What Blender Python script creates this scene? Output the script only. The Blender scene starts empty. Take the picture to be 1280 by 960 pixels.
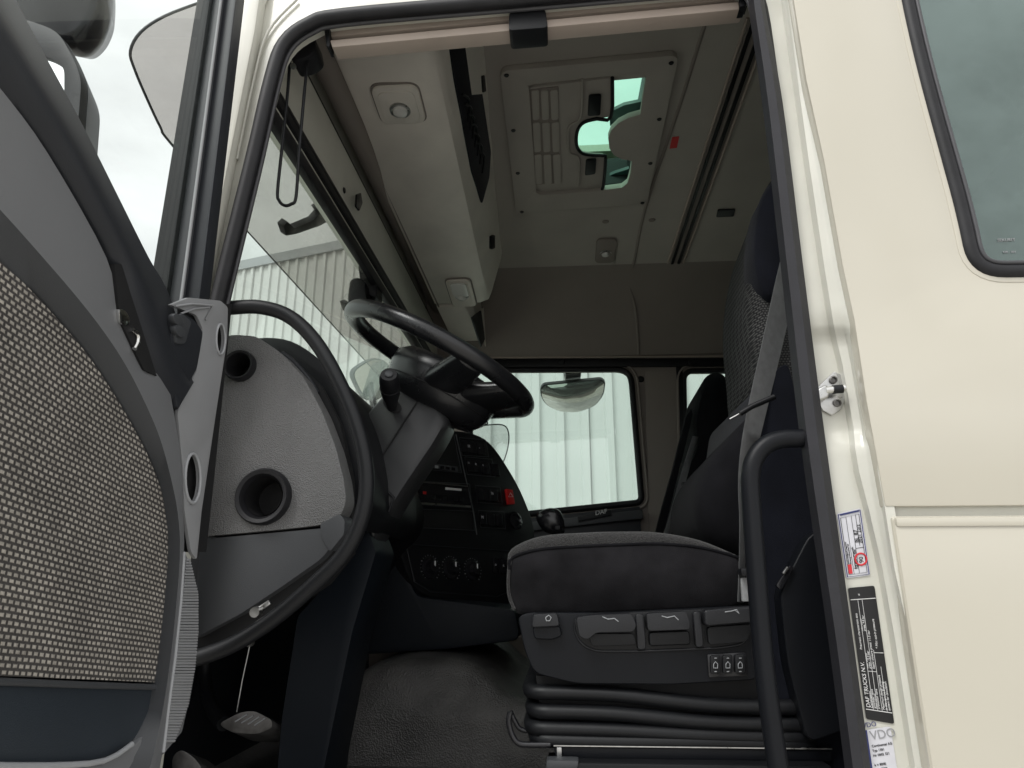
import bpy, bmesh, math, random
from mathutils import Vector, Matrix
random.seed(7)
S = bpy.context.scene
COL = S.collection

# ---------------------------------------------------------------- camera
F = 853.0                                   # focal length in photo pixels (1280 wide)
PITCH = math.atan((725 - 480) / F)
YAW = math.atan((705 - 640) * math.cos(PITCH) / F)
CAM = Vector((0, -1.0, 1.65))
FWD = Vector((-math.sin(YAW) * math.cos(PITCH), math.cos(YAW) * math.cos(PITCH), math.sin(PITCH)))
RT = Vector((math.cos(YAW), math.sin(YAW), 0))
UP = RT.cross(FWD)
cd = bpy.data.cameras.new('Camera'); co = bpy.data.objects.new('Camera', cd); COL.objects.link(co)
cd.sensor_width = 36; cd.lens = 36 * F / 1280; cd.clip_start = 0.02; cd.clip_end = 500
co.matrix_world = Matrix((( RT.x, UP.x, -FWD.x, CAM.x), (RT.y, UP.y, -FWD.y, CAM.y), (RT.z, UP.z, -FWD.z, CAM.z), (0, 0, 0, 1)))
S.camera = co
S.render.resolution_x = 1024; S.render.resolution_y = 768

# ---------------------------------------------------------------- sky, sun, exposure (overcast)
SUN_EL, SUN_AZ = math.radians(52), math.radians(215)     # sun behind the camera's left, veiled by cloud
W = bpy.data.worlds.new('World'); S.world = W; W.use_nodes = True
nt = W.node_tree; nd = nt.nodes; ln = nt.links
sky = nd.new('ShaderNodeTexSky'); sky.sky_type = 'NISHITA'; sky.sun_disc = False
sky.sun_elevation = SUN_EL; sky.sun_rotation = SUN_AZ; sky.dust_density = 4; sky.air_density = 1.0
hs = nd.new('ShaderNodeHueSaturation'); hs.inputs['Saturation'].default_value = 0.05; hs.inputs['Value'].default_value = 1.0
ln.new(sky.outputs[0], hs.inputs['Color'])
tc = nd.new('ShaderNodeTexCoord'); nz = nd.new('ShaderNodeTexNoise'); nz.inputs['Scale'].default_value = 2.2; nz.inputs['Detail'].default_value = 6
mp = nd.new('ShaderNodeMapping'); mp.inputs['Scale'].default_value = (1, 1, 2.5)
ln.new(tc.outputs['Generated'], mp.inputs[0]); ln.new(mp.outputs[0], nz.inputs['Vector'])
cr = nd.new('ShaderNodeMapRange'); cr.inputs['From Min'].default_value = 0.3; cr.inputs['From Max'].default_value = 0.7
cr.inputs['To Min'].default_value = 0.62; cr.inputs['To Max'].default_value = 1.2
ln.new(nz.outputs['Fac'], cr.inputs['Value'])
mixw = nd.new('ShaderNodeMix'); mixw.data_type = 'RGBA'; mixw.blend_type = 'MIX'; mixw.inputs['Factor'].default_value = 0.6
mixw.inputs['B'].default_value = (9.6, 9.6, 9.6, 1)       # even cloud deck
ln.new(hs.outputs[0], mixw.inputs['A'])
mul = nd.new('ShaderNodeMix'); mul.data_type = 'RGBA'; mul.blend_type = 'MULTIPLY'; mul.inputs['Factor'].default_value = 1
ln.new(mixw.outputs['Result'], mul.inputs['A']); ln.new(cr.outputs[0], mul.inputs['B'])
bg = nd['Background']; bg.inputs['Strength'].default_value = 0.125
ln.new(mul.outputs['Result'], bg.inputs['Color'])
sd = bpy.data.lights.new('Sun', 'SUN'); sd.energy = 1.3; sd.angle = math.radians(25); sd.color = (1, 0.985, 0.96)
so = bpy.data.objects.new('Sun', sd); COL.objects.link(so)
sdir = Vector((math.sin(SUN_AZ) * math.cos(SUN_EL), math.cos(SUN_AZ) * math.cos(SUN_EL), math.sin(SUN_EL)))
so.rotation_euler = sdir.to_track_quat('Z', 'Y').to_euler(); so.location = sdir * 30
S.view_settings.view_transform = 'Standard'; S.view_settings.look = 'None'
S.view_settings.exposure = 0.45; S.view_settings.gamma = 1.0; S.view_settings.use_curve_mapping = False
S.render.engine = 'CYCLES'
S.cycles.max_bounces = 10; S.cycles.transparent_max_bounces = 16; S.cycles.diffuse_bounces = 5

# ---------------------------------------------------------------- picking a point on a plane of the place
def U(px, py, x=None, y=None, z=None, pl=None):
    d = FWD + RT * ((px - 640) / F) - UP * ((py - 480) / F)
    if pl: p0, n = pl; t = (p0 - CAM).dot(n) / d.dot(n)
    elif x is not None: t = (x - CAM.x) / d.x
    elif y is not None: t = (y - CAM.y) / d.y
    else: t = (z - CAM.z) / d.z
    return CAM + d * t
def UL(pts, **k): return [U(a, b, **k) for a, b in pts]
def V(*a): return Vector(a)
X_, Y_, Z_ = V(1, 0, 0), V(0, 1, 0), V(0, 0, 1)

# ---------------------------------------------------------------- curves
def smooth(pts, n=6, closed=False):
    pts = [Vector(p) for p in pts]; out = []; m = len(pts)
    for i in range(m if closed else m - 1):
        if closed: a, b, c, d = pts[i - 1], pts[i], pts[(i + 1) % m], pts[(i + 2) % m]
        else: a, b, c, d = pts[max(i - 1, 0)], pts[i], pts[i + 1], pts[min(i + 2, m - 1)]
        for k in range(n):
            t = k / n
            out.append(0.5 * ((2 * b) + (c - a) * t + (2 * a - 5 * b + 4 * c - d) * t * t + (3 * b - a - 3 * c + d) * t ** 3))
    if not closed: out.append(pts[-1])
    return out
def fillet(pts, r, n=5):
    pts = [Vector(p) for p in pts]; out = []; m = len(pts)
    rs = r if isinstance(r, (list, tuple)) else [r] * m
    for i in range(m):
        b = pts[i]; a = pts[i - 1]; c = pts[(i + 1) % m]
        u = (a - b); v = (c - b); k = min(rs[i], u.length * .49, v.length * .49)
        p, q = b + u.normalized() * k, b + v.normalized() * k
        for j in range(n + 1):
            t = j / n; out.append(p * (1 - t) ** 2 + b * 2 * t * (1 - t) + q * t * t)
    return out

# ---------------------------------------------------------------- objects
ORI = {}
def thing(name, label, cat, loc=(0, 0, 0), group=None):
    o = bpy.data.objects.new(name, None); COL.objects.link(o); o.location = loc; o.empty_display_size = .1
    o['label'] = label; o['category'] = cat
    if group: o['group'] = group
    ORI[o.name] = Vector(loc); return o
def tag(o, label, cat, group=None):
    o['label'] = label; o['category'] = cat
    if group: o['group'] = group
    return o
def link(name, me, mat, parent=None, kind=None, label=None):
    o = bpy.data.objects.new(name, me); COL.objects.link(o)
    if mat is not None: me.materials.append(mat)
    if parent is not None:
        o.parent = parent; L = ORI[parent.name]
        me.transform(Matrix.Translation(-L)); ORI[o.name] = L
    else: ORI[o.name] = V(0, 0, 0)
    if kind: o['kind'] = kind
    if label: o['label'] = label
    return o
def finish(bm, ang=35, bevel=0, seg=2):
    bmesh.ops.remove_doubles(bm, verts=bm.verts, dist=1e-6)
    bmesh.ops.recalc_face_normals(bm, faces=bm.faces)
    if bevel:
        es = [e for e in bm.edges if len(e.link_faces) == 2 and e.calc_face_angle(0) > math.radians(40)]
        try: bmesh.ops.bevel(bm, geom=es, offset=bevel, segments=seg, profile=.6, affect='EDGES', clamp_overlap=True)
        except Exception: pass
    me = bpy.data.meshes.new('m'); bm.to_mesh(me); bm.free()
    for p in me.polygons: p.use_smooth = True
    me.set_sharp_from_angle(angle=math.radians(ang))
    return me
def add_prism(bm, pts, off):
    a = [bm.verts.new(p) for p in pts]; b = [bm.verts.new(Vector(p) + off) for p in pts]; n = len(a)
    bm.faces.new(a); bm.faces.new(b[::-1])
    for i in range(n): bm.faces.new((a[i], b[i], b[(i + 1) % n], a[(i + 1) % n]))
def prism(name, pts, off, mat, parent=None, bevel=0, seg=2, **k):
    bm = bmesh.new(); add_prism(bm, pts, Vector(off)); return link(name, finish(bm, bevel=bevel, seg=seg), mat, parent, **k)
def add_plate(bm, outer, holes, off):
    off = Vector(off)
    b2 = bmesh.new(); es = []
    loops = [outer] + holes
    for lp in loops:
        vs = [b2.verts.new(p) for p in lp]
        for i in range(len(vs)): es.append(b2.edges.new((vs[i], vs[(i + 1) % len(vs)])))
    bmesh.ops.triangle_fill(b2, use_beauty=True, use_dissolve=False, edges=es)
    b2.verts.index_update()
    va = [bm.verts.new(v.co) for v in b2.verts]; vb = [bm.verts.new(v.co + off) for v in b2.verts]
    for f in b2.faces:
        ix = [v.index for v in f.verts]
        bm.faces.new([va[i] for i in ix]); bm.faces.new([vb[i] for i in ix[::-1]])
    st = 0
    for lp in loops:
        n = len(lp)
        for i in range(n):
            p, q = st + i, st + (i + 1) % n
            bm.faces.new((va[p], vb[p], vb[q], va[q]))
        st += n
    b2.free()
def plate(name, outer, holes, off, mat, parent=None, bevel=0, **k):
    bm = bmesh.new(); add_plate(bm, outer, holes, off); return link(name, finish(bm, bevel=bevel), mat, parent, **k)
def add_tube(bm, pts, r, n=14, closed=False, flat=1.0, upv=None, cap=True):
    pts = [Vector(p) for p in pts]; m = len(pts); rings = []; nrm = None
    for i, p in enumerate(pts):
        if closed: t = (pts[(i + 1) % m] - pts[i - 1])
        else: t = pts[min(i + 1, m - 1)] - pts[max(i - 1, 0)]
        t.normalize()
        if upv is not None: nrm = (upv - t * upv.dot(t)).normalized()
        elif nrm is None:
            h = Z_ if abs(t.z) < .9 else X_; nrm = (h - t * h.dot(t)).normalized()
        else: nrm = (nrm - t * nrm.dot(t)).normalized()
        bn = t.cross(nrm); rr = r[i] if isinstance(r, (list, tuple)) else r
        rings.append([bm.verts.new(p + nrm * math.cos(2 * math.pi * k / n) * rr * flat + bn * math.sin(2 * math.pi * k / n) * rr) for k in range(n)])
    for i in range(m if closed else m - 1):
        A, B = rings[i], rings[(i + 1) % m]
        for k in range(n): bm.faces.new((A[k], A[(k + 1) % n], B[(k + 1) % n], B[k]))
    if not closed and cap: bm.faces.new(rings[0][::-1]); bm.faces.new(rings[-1])
def tube(name, pts, r, mat, parent=None, n=14, closed=False, flat=1.0, upv=None, sm=0, **k):
    if sm: pts = smooth(pts, sm, closed)
    bm = bmesh.new(); add_tube(bm, pts, r, n, closed, flat, upv); return link(name, finish(bm, 50), mat, parent, **k)
def add_box(bm, c, s, M=None):
    c = Vector(c); vs = []
    for dx in (-.5, .5):
        for dy in (-.5, .5):
            for dz in (-.5, .5):
                p = V(dx * s[0], dy * s[1], dz * s[2]); vs.append(bm.verts.new(c + (M @ p if M else p)))
    for f in ((0, 1, 3, 2), (4, 6, 7, 5), (0, 4, 5, 1), (2, 3, 7, 6), (0, 2, 6, 4), (1, 5, 7, 3)): bm.faces.new([vs[i] for i in f])
def box(name, c, s, mat, parent=None, bevel=.004, M=None, seg=2, **k):
    bm = bmesh.new(); add_box(bm, c, s, M); return link(name, finish(bm, bevel=bevel, seg=seg), mat, parent, **k)
def lathe(name, c, axis, prof, mat, parent=None, n=32, ang=35, **k):      # prof: (radius, height along axis)
    axis = Vector(axis).normalized(); h = Z_ if abs(axis.z) < .9 else X_
    u = (h - axis * h.dot(axis)).normalized(); v = axis.cross(u); bm = bmesh.new(); rings = []
    for r, t in prof:
        if r < 1e-6: rings.append([bm.verts.new(Vector(c) + axis * t)])
        else: rings.append([bm.verts.new(Vector(c) + axis * t + (u * math.cos(2 * math.pi * i / n) + v * math.sin(2 * math.pi * i / n)) * r) for i in range(n)])
    for A, B in zip(rings, rings[1:]):
        for i in range(n):
            if len(A) == 1 and len(B) == 1: continue
            if len(A) == 1: bm.faces.new((A[0], B[i], B[(i + 1) % n]))
            elif len(B) == 1: bm.faces.new((A[i], A[(i + 1) % n], B[0]))
            else: bm.faces.new((A[i], A[(i + 1) % n], B[(i + 1) % n], B[i]))
    return link(name, finish(bm, ang), mat, parent, **k)
def add_loft(bm, secs, closed=True, caps=True):
    R = [[bm.verts.new(p) for p in s] for s in secs]; n = len(R[0])
    for A, B in zip(R, R[1:]):
        for i in range(n if closed else n - 1): bm.faces.new((A[i], A[(i + 1) % n], B[(i + 1) % n], B[i]))
    if closed and caps: bm.faces.new(R[0][::-1]); bm.faces.new(R[-1])
def loft(name, secs, mat, parent=None, closed=True, caps=True, ang=40, bevel=0, **k):
    bm = bmesh.new(); add_loft(bm, secs, closed, caps); return link(name, finish(bm, ang, bevel), mat, parent, **k)
def patch(name, rows, mat, parent=None, thick=0, off=None, n=5, nrow=4, **k):   # rows of points -> smooth sheet, with thickness along off
    rows = [smooth(r, n) for r in rows]
    if nrow > 1 and len(rows) > 1:
        cols = [smooth([r[i] for r in rows], nrow) for i in range(len(rows[0]))]
        rows = [[c[j] for c in cols] for j in range(len(cols[0]))]
    bm = bmesh.new(); a = [[bm.verts.new(p) for p in r] for r in rows]
    R, Cn = len(a), len(a[0])
    for i in range(R - 1):
        for j in range(Cn - 1): bm.faces.new((a[i][j], a[i][j + 1], a[i + 1][j + 1], a[i + 1][j]))
    if off is not None:
        off = Vector(off); b = [[bm.verts.new(v.co + off) for v in r] for r in a]
        for i in range(R - 1):
            for j in range(Cn - 1): bm.faces.new((b[i][j], b[i + 1][j], b[i + 1][j + 1], b[i][j + 1]))
        for i in range(R - 1):
            bm.faces.new((a[i][0], a[i + 1][0], b[i + 1][0], b[i][0])); bm.faces.new((a[i][-1], b[i][-1], b[i + 1][-1], a[i + 1][-1]))
        for j in range(Cn - 1):
            bm.faces.new((a[0][j], b[0][j], b[0][j + 1], a[0][j + 1])); bm.faces.new((a[-1][j], a[-1][j + 1], b[-1][j + 1], b[-1][j]))
    return link(name, finish(bm, 50), mat, parent, **k)
def rrect(c, u, v, w, h, r, n=5):
    c = Vector(c); return fillet([c - u * w / 2 - v * h / 2, c + u * w / 2 - v * h / 2, c + u * w / 2 + v * h / 2, c - u * w / 2 + v * h / 2], r, n)
def ellipse(c, u, v, a, b, n=24): return [Vector(c) + u * a * math.cos(2 * math.pi * i / n) + v * b * math.sin(2 * math.pi * i / n) for i in range(n)]
def text(name, s, origin, u, v, size, mat, parent, depth=.0003, align='LEFT'):
    cu = bpy.data.curves.new('t', 'FONT'); cu.body = s; cu.size = size; cu.extrude = depth; cu.align_x = align; cu.resolution_u = 3
    t = bpy.data.objects.new('t', cu); COL.objects.link(t); bpy.context.view_layer.update()
    me = bpy.data.meshes.new_from_object(t.evaluated_get(bpy.context.evaluated_depsgraph_get()))
    bpy.data.objects.remove(t); me.materials.clear()
    w = u.cross(v); o = Vector(origin)
    me.transform(Matrix(((u.x, v.x, w.x, o.x), (u.y, v.y, w.y, o.y), (u.z, v.z, w.z, o.z), (0, 0, 0, 1))))
    return link(name, me, mat, parent)

# ---------------------------------------------------------------- materials
def mat(name, col, rough=.5, metal=0, spec=.5, bump=None, var=None, coat=0, sheen=0, rvar=0, emit=None):
    m = bpy.data.materials.new(name); m.use_nodes = True; t = m.node_tree; n = t.nodes; l = t.links; b = n['Principled BSDF']
    b.inputs['Base Color'].default_value = (*col, 1); b.inputs['Roughness'].default_value = rough; b.inputs['Metallic'].default_value = metal
    b.inputs['Specular IOR Level'].default_value = spec; b.inputs['Coat Weight'].default_value = coat; b.inputs['Coat Roughness'].default_value = .06
    b.inputs['Sheen Weight'].default_value = sheen; b.inputs['Sheen Roughness'].default_value = .4
    tc = n.new('ShaderNodeTexCoord')
    if var:
        z = n.new('ShaderNodeTexNoise'); z.inputs['Scale'].default_value = var[0]; z.inputs['Detail'].default_value = 6; l.new(tc.outputs['Object'], z.inputs['Vector'])
        r = n.new('ShaderNodeMapRange'); r.inputs['From Min'].default_value = .3; r.inputs['From Max'].default_value = .7
        r.inputs['To Min'].default_value = 1 - var[1]; r.inputs['To Max'].default_value = 1 + var[1]; l.new(z.outputs['Fac'], r.inputs['Value'])
        x = n.new('ShaderNodeMix'); x.data_type = 'RGBA'; x.blend_type = 'MULTIPLY'; x.inputs['Factor'].default_value = 1
        x.inputs['A'].default_value = (*col, 1); l.new(r.outputs[0], x.inputs['B']); l.new(x.outputs['Result'], b.inputs['Base Color'])
        if rvar:
            r2 = n.new('ShaderNodeMapRange'); r2.inputs['From Min'].default_value = .3; r2.inputs['From Max'].default_value = .7
            r2.inputs['To Min'].default_value = rough - rvar; r2.inputs['To Max'].default_value = rough + rvar
            l.new(z.outputs['Fac'], r2.inputs['Value']); l.new(r2.outputs[0], b.inputs['Roughness'])
    if bump:
        z2 = n.new('ShaderNodeTexVoronoi' if len(bump) > 2 else 'ShaderNodeTexNoise'); z2.inputs['Scale'].default_value = bump[0]
        l.new(tc.outputs['Object'], z2.inputs['Vector'])
        bp = n.new('ShaderNodeBump'); bp.inputs['Strength'].default_value = bump[1]; bp.inputs['Distance'].default_value = .002
        l.new(z2.outputs[0], bp.inputs['Height']); l.new(bp.outputs[0], b.inputs['Normal'])
    if emit: b.inputs['Emission Color'].default_value = (*emit[0], 1); b.inputs['Emission Strength'].default_value = emit[1]
    return m
def glass(name, tint, refl=1.0, rough=.0, dirt=0, gcol=(1, 1, 1)):
    m = bpy.data.materials.new(name); m.use_nodes = True; t = m.node_tree; n = t.nodes; l = t.links
    n.remove(n['Principled BSDF']); tr = n.new('ShaderNodeBsdfTransparent'); tr.inputs[0].default_value = (*tint, 1)
    gl = n.new('ShaderNodeBsdfGlossy'); gl.inputs['Roughness'].default_value = rough; gl.inputs['Color'].default_value = (*gcol, 1)
    fr = n.new('ShaderNodeLayerWeight'); fr.inputs['Blend'].default_value = .5        # Schlick reflectance, same from both sides of the pane
    pw = n.new('ShaderNodeMath'); pw.operation = 'POWER'; pw.inputs[1].default_value = 5; l.new(fr.outputs['Facing'], pw.inputs[0])
    ml = n.new('ShaderNodeMath'); ml.operation = 'MULTIPLY_ADD'; ml.inputs[1].default_value = .94 * refl; ml.inputs[2].default_value = .04 * refl; ml.use_clamp = True; l.new(pw.outputs[0], ml.inputs[0])
    mx = n.new('ShaderNodeMixShader'); l.new(ml.outputs[0], mx.inputs[0]); l.new(tr.outputs[0], mx.inputs[1]); l.new(gl.outputs[0], mx.inputs[2])
    out = mx
    if dirt:                                # thin film of road dust
        tcn = n.new('ShaderNodeTexCoord'); z = n.new('ShaderNodeTexNoise'); z.inputs['Scale'].default_value = 9; z.inputs['Detail'].default_value = 8; z.inputs['Roughness'].default_value = .7
        l.new(tcn.outputs['Object'], z.inputs['Vector'])
        r = n.new('ShaderNodeMapRange'); r.inputs['From Min'].default_value = .45; r.inputs['From Max'].default_value = .8; r.inputs['To Max'].default_value = dirt; l.new(z.outputs['Fac'], r.inputs['Value'])
        df = n.new('ShaderNodeBsdfTranslucent'); df.inputs[0].default_value = (.5, .5, .46, 1)
        m2 = n.new('ShaderNodeMixShader'); l.new(r.outputs[0], m2.inputs[0]); l.new(mx.outputs[0], m2.inputs[1]); l.new(df.outputs[0], m2.inputs[2]); out = m2
    l.new(out.outputs[0], n['Material Output'].inputs['Surface']); return m
def dotted(name, light, dark, bw, rh, mort, axes='YZ', rough=.85, bumpd=.001, shear=0, sx=1.0, wob=0):
    m = bpy.data.materials.new(name); m.use_nodes = True; t = m.node_tree; n = t.nodes; l = t.links; b = n['Principled BSDF']
    tcn = n.new('ShaderNodeTexCoord'); sp = n.new('ShaderNodeSeparateXYZ'); cb = n.new('ShaderNodeCombineXYZ'); l.new(tcn.outputs['Object'], sp.inputs[0])
    m1 = n.new('ShaderNodeMath'); m1.operation = 'MULTIPLY'; m1.inputs[1].default_value = sx; l.new(sp.outputs['XYZ'.index(axes[0])], m1.inputs[0])
    m2 = n.new('ShaderNodeMath'); m2.operation = 'MULTIPLY_ADD'; m2.inputs[1].default_value = shear; l.new(sp.outputs['XYZ'.index(axes[0])], m2.inputs[0]); l.new(sp.outputs['XYZ'.index(axes[1])], m2.inputs[2])
    wn = n.new('ShaderNodeTexNoise'); wn.inputs['Scale'].default_value = 9; l.new(tcn.outputs['Object'], wn.inputs['Vector'])
    m3 = n.new('ShaderNodeMath'); m3.operation = 'MULTIPLY_ADD'; m3.inputs[1].default_value = wob; l.new(wn.outputs['Fac'], m3.inputs[0]); l.new(m2.outputs[0], m3.inputs[2])
    l.new(m1.outputs[0], cb.inputs[0]); l.new(m3.outputs[0], cb.inputs[1])
    br = n.new('ShaderNodeTexBrick'); l.new(cb.outputs[0], br.inputs['Vector'])
    br.inputs['Scale'].default_value = 1; br.inputs['Brick Width'].default_value = bw; br.inputs['Row Height'].default_value = rh
    br.inputs['Mortar Size'].default_value = mort; br.inputs['Mortar Smooth'].default_value = .6; br.inputs['Bias'].default_value = 0
    br.inputs['Color1'].default_value = (*light, 1); br.inputs['Color2'].default_value = (*[c * .7 for c in light], 1); br.inputs['Mortar'].default_value = (*dark, 1)
    z = n.new('ShaderNodeTexNoise'); z.inputs['Scale'].default_value = 420; l.new(tcn.outputs['Object'], z.inputs['Vector'])
    x = n.new('ShaderNodeMix'); x.data_type = 'RGBA'; x.blend_type = 'OVERLAY'; x.inputs['Factor'].default_value = .5
    wear = n.new('ShaderNodeTexNoise'); wear.inputs['Scale'].default_value = 14; wear.inputs['Detail'].default_value = 7; l.new(tcn.outputs['Object'], wear.inputs['Vector'])
    wr = n.new('ShaderNodeMapRange'); wr.inputs['From Min'].default_value = .3; wr.inputs['From Max'].default_value = .7; wr.inputs['To Min'].default_value = .84; wr.inputs['To Max'].default_value = 1.1; l.new(wear.outputs['Fac'], wr.inputs['Value'])
    wx = n.new('ShaderNodeMix'); wx.data_type = 'RGBA'; wx.blend_type = 'MULTIPLY'; wx.inputs['Factor'].default_value = 1; l.new(br.outputs['Color'], wx.inputs['A']); l.new(wr.outputs[0], wx.inputs['B'])
    l.new(wx.outputs['Result'], x.inputs['A']); l.new(z.outputs['Fac'], x.inputs['B']); l.new(x.outputs['Result'], b.inputs['Base Color'])
    b.inputs['Roughness'].default_value = rough; b.inputs['Specular IOR Level'].default_value = .2
    bp = n.new('ShaderNodeBump'); bp.invert = True; bp.inputs['Strength'].default_value = .9; bp.inputs['Distance'].default_value = bumpd
    l.new(br.outputs['Fac'], bp.inputs['Height']); l.new(bp.outputs[0], b.inputs['Normal'])
    return m
M = {}
M['cream'] = mat('cream_paint', (.52, .492, .412), .24, coat=.9, var=(2.2, .035), bump=(2.6, .15))
M['creamin'] = mat('cream_jamb_sky_sheen', (.60, .595, .53), .28, coat=.4, var=(14, .04), bump=(40, .03))  # jamb cream, lightened in its colour for the sky reflected there
M['rubber'] = mat('black_rubber', (.012, .012, .014), .5, spec=.35, bump=(400, .12), var=(25, .25))
M['rubberg'] = mat('grey_rubber', (.055, .055, .06), .48, bump=(300, .1), var=(20, .12))
M['blackp'] = mat('black_plastic', (.008, .0085, .010), .42, spec=.3, bump=(700, .12), var=(8, .15), rvar=.06)
M['blackg'] = mat('gloss_black_plastic', (.012, .012, .0145), .22)
M['char'] = mat('charcoal_plastic', (.052, .055, .06), .5, bump=(800, .16), var=(5, .06))
M['foot'] = mat('footwell_plastic', (.0055, .008, .012), .5, spec=.2, bump=(800, .16), var=(5, .1))
M['seatp'] = mat('seat_black_plastic', (.007, .0078, .010), .38, spec=.2, bump=(800, .14), var=(6, .1))
M['lever'] = mat('seat_lever_plastic', (.017, .0175, .02), .34, spec=.35, bump=(900, .12), var=(6, .08))
M['doorchar'] = mat('door_trim_charcoal', (.17, .174, .182), .46, bump=(800, .16), var=(5, .05))
M['pocket'] = mat('slate_blue_plastic', (.030, .038, .048), .42, bump=(800, .16), var=(5, .08))
M['column'] = mat('column_plastic', (.034, .035, .037), .42, bump=(800, .16), var=(5, .08))
M['strip'] = mat('dark_edge_strip', (.022, .022, .026), .45, spec=.35, bump=(300, .1), var=(20, .12))
M['leather'] = mat('wheel_leather', (.010, .0105, .012), .29, spec=.55, bump=(500, .12), var=(10, .15), rvar=.05)
M['chard'] = mat('dark_charcoal_plastic', (.022, .024, .029), .46, spec=.4, bump=(800, .16), var=(5, .08))
M['greyp'] = mat('grey_plastic', (.29, .295, .305), .5, bump=(800, .14), var=(6, .05))
M['greyl'] = mat('light_grey_plastic', (.36, .37, .385), .42, bump=(900, .1), var=(6, .04))
M['grain'] = mat('grained_grey_plastic', (.15, .15, .151), .52, bump=(480, .8, 1), var=(7, .13), rvar=.08)
M['liner'] = mat('warm_grey_headliner', (.42, .39, .352), .9, spec=.15, bump=(500, .25), var=(5, .06))
M['linerd'] = mat('brown_grey_wall_trim', (.26, .23, .208), .85, spec=.2, bump=(420, .2), var=(4, .06))
M['console'] = mat('taupe_plastic', (.77, .73, .665), .6, spec=.35, bump=(600, .12), var=(7, .08))
M['rail'] = mat('pinkish_beige_trim', (.40, .335, .29), .5, spec=.35, bump=(250, .05), var=(9, .05))
M['dark'] = mat('deep_black', (.006, .006, .007), .7)
M['velour'] = mat('black_velour', (.0125, .012, .0135), .95, spec=.1, sheen=.12, bump=(900, .4), var=(22, .35))
M['black_fabric'] = mat('black_seat_fabric', (.0085, .0085, .010), .95, spec=.08, sheen=.02, bump=(1200, .4), var=(20, .2))
M['navyf'] = mat('navy_black_fabric', (.0065, .0075, .012), .9, spec=.15, sheen=.1, bump=(900, .3), var=(14, .3))
M['belt'] = mat('grey_belt_webbing', (.27, .275, .28), .75, spec=.3, bump=(900, .4), var=(60, .12))
M['chrome'] = mat('bright_metal', (.72, .72, .7), .18, metal=1)
M['zinc'] = mat('zinc_plated_steel', (.55, .55, .54), .33, metal=1, var=(80, .15), rvar=.08)
M['steel'] = mat('worn_dark_steel', (.16, .155, .15), .45, metal=.8, var=(60, .3), rvar=.12)
M['mirror'] = mat('mirror_glass', (.85, .87, .87), .015, metal=1)
M['white'] = mat('white_print', (.75, .75, .75), .5)
M['ink'] = mat('black_print', (.01, .01, .012), .45)
M['inkblue'] = mat('navy_print', (.03, .04, .16), .5)
M['redink'] = mat('red_print', (.6, .03, .04), .5)
M['paper'] = mat('white_sticker', (.62, .62, .66), .4, var=(40, .05))
M['labelblk'] = mat('black_foil_label', (.006, .006, .007), .3)
M['red'] = mat('red_plastic', (.55, .02, .02), .35)
M['clad'] = mat('pale_grey_steel_cladding', (.62, .62, .61), .5, var=(1.2, .05), spec=.4)
M['cladb'] = mat('white_steel_cladding', (.63, .655, .645), .5, var=(1.2, .04), spec=.4)
M['tarmac'] = mat('pale_concrete', (.43, .415, .385), .9, bump=(60, .6), var=(3, .15))
M['floor'] = mat('grained_rubber_floor', (.085, .083, .080), .42, bump=(260, .8, 1), var=(9, .45), rvar=.12)
M['bulb'] = mat('bright_lamp_lens', (.75, .75, .72), .12)
M['lens'] = glass('lamp_lens', (.9, .9, .9), 1.6, .05)
M['wsglass'] = glass('windscreen_glass', (.86, .91, .88), 1.0, dirt=.12)
M['sideglass'] = glass('side_glass', (.82, .89, .855), 1.0)
M['tintglass'] = glass('tinted_quarter_glass', (.34, .42, .40), 5.2, .0, gcol=(.70, .84, .80), dirt=.22)
M['doorglass'] = glass('door_glass', (.94, .965, .955), .35)
M['hatchglass'] = glass('green_hatch_glass', (.66, .90, .79), .5)
M['visor'] = glass('smoked_acrylic', (.735, .715, .70), .5, dirt=.05)
M['doorfab'] = dotted('woven_door_fabric', (.45, .42, .375), (.062, .058, .056),  .0080, .0060, .0019, shear=.17, wob=.004)
M['seatfab'] = dotted('dotted_seat_fabric', (.085, .085, .083), (.016, .016, .017), .006, .005, .0014, 'XZ')
M['cushfab'] = mat('grey_flecked_cushion_fabric', (.042, .041, .041), .9, spec=.15, sheen=.2, bump=(650, .9, 1), var=(420, .55))

# ================================================================ setting: ground and two clad walls
bm = bmesh.new(); g = 90
vs = [bm.verts.new(p) for p in ((-g, -g, 0), (g, -g, 0), (g, g, 0), (-g, g, 0))]; bm.faces.new(vs)
o = link('ground', finish(bm), M['tarmac'], kind='structure')

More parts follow.
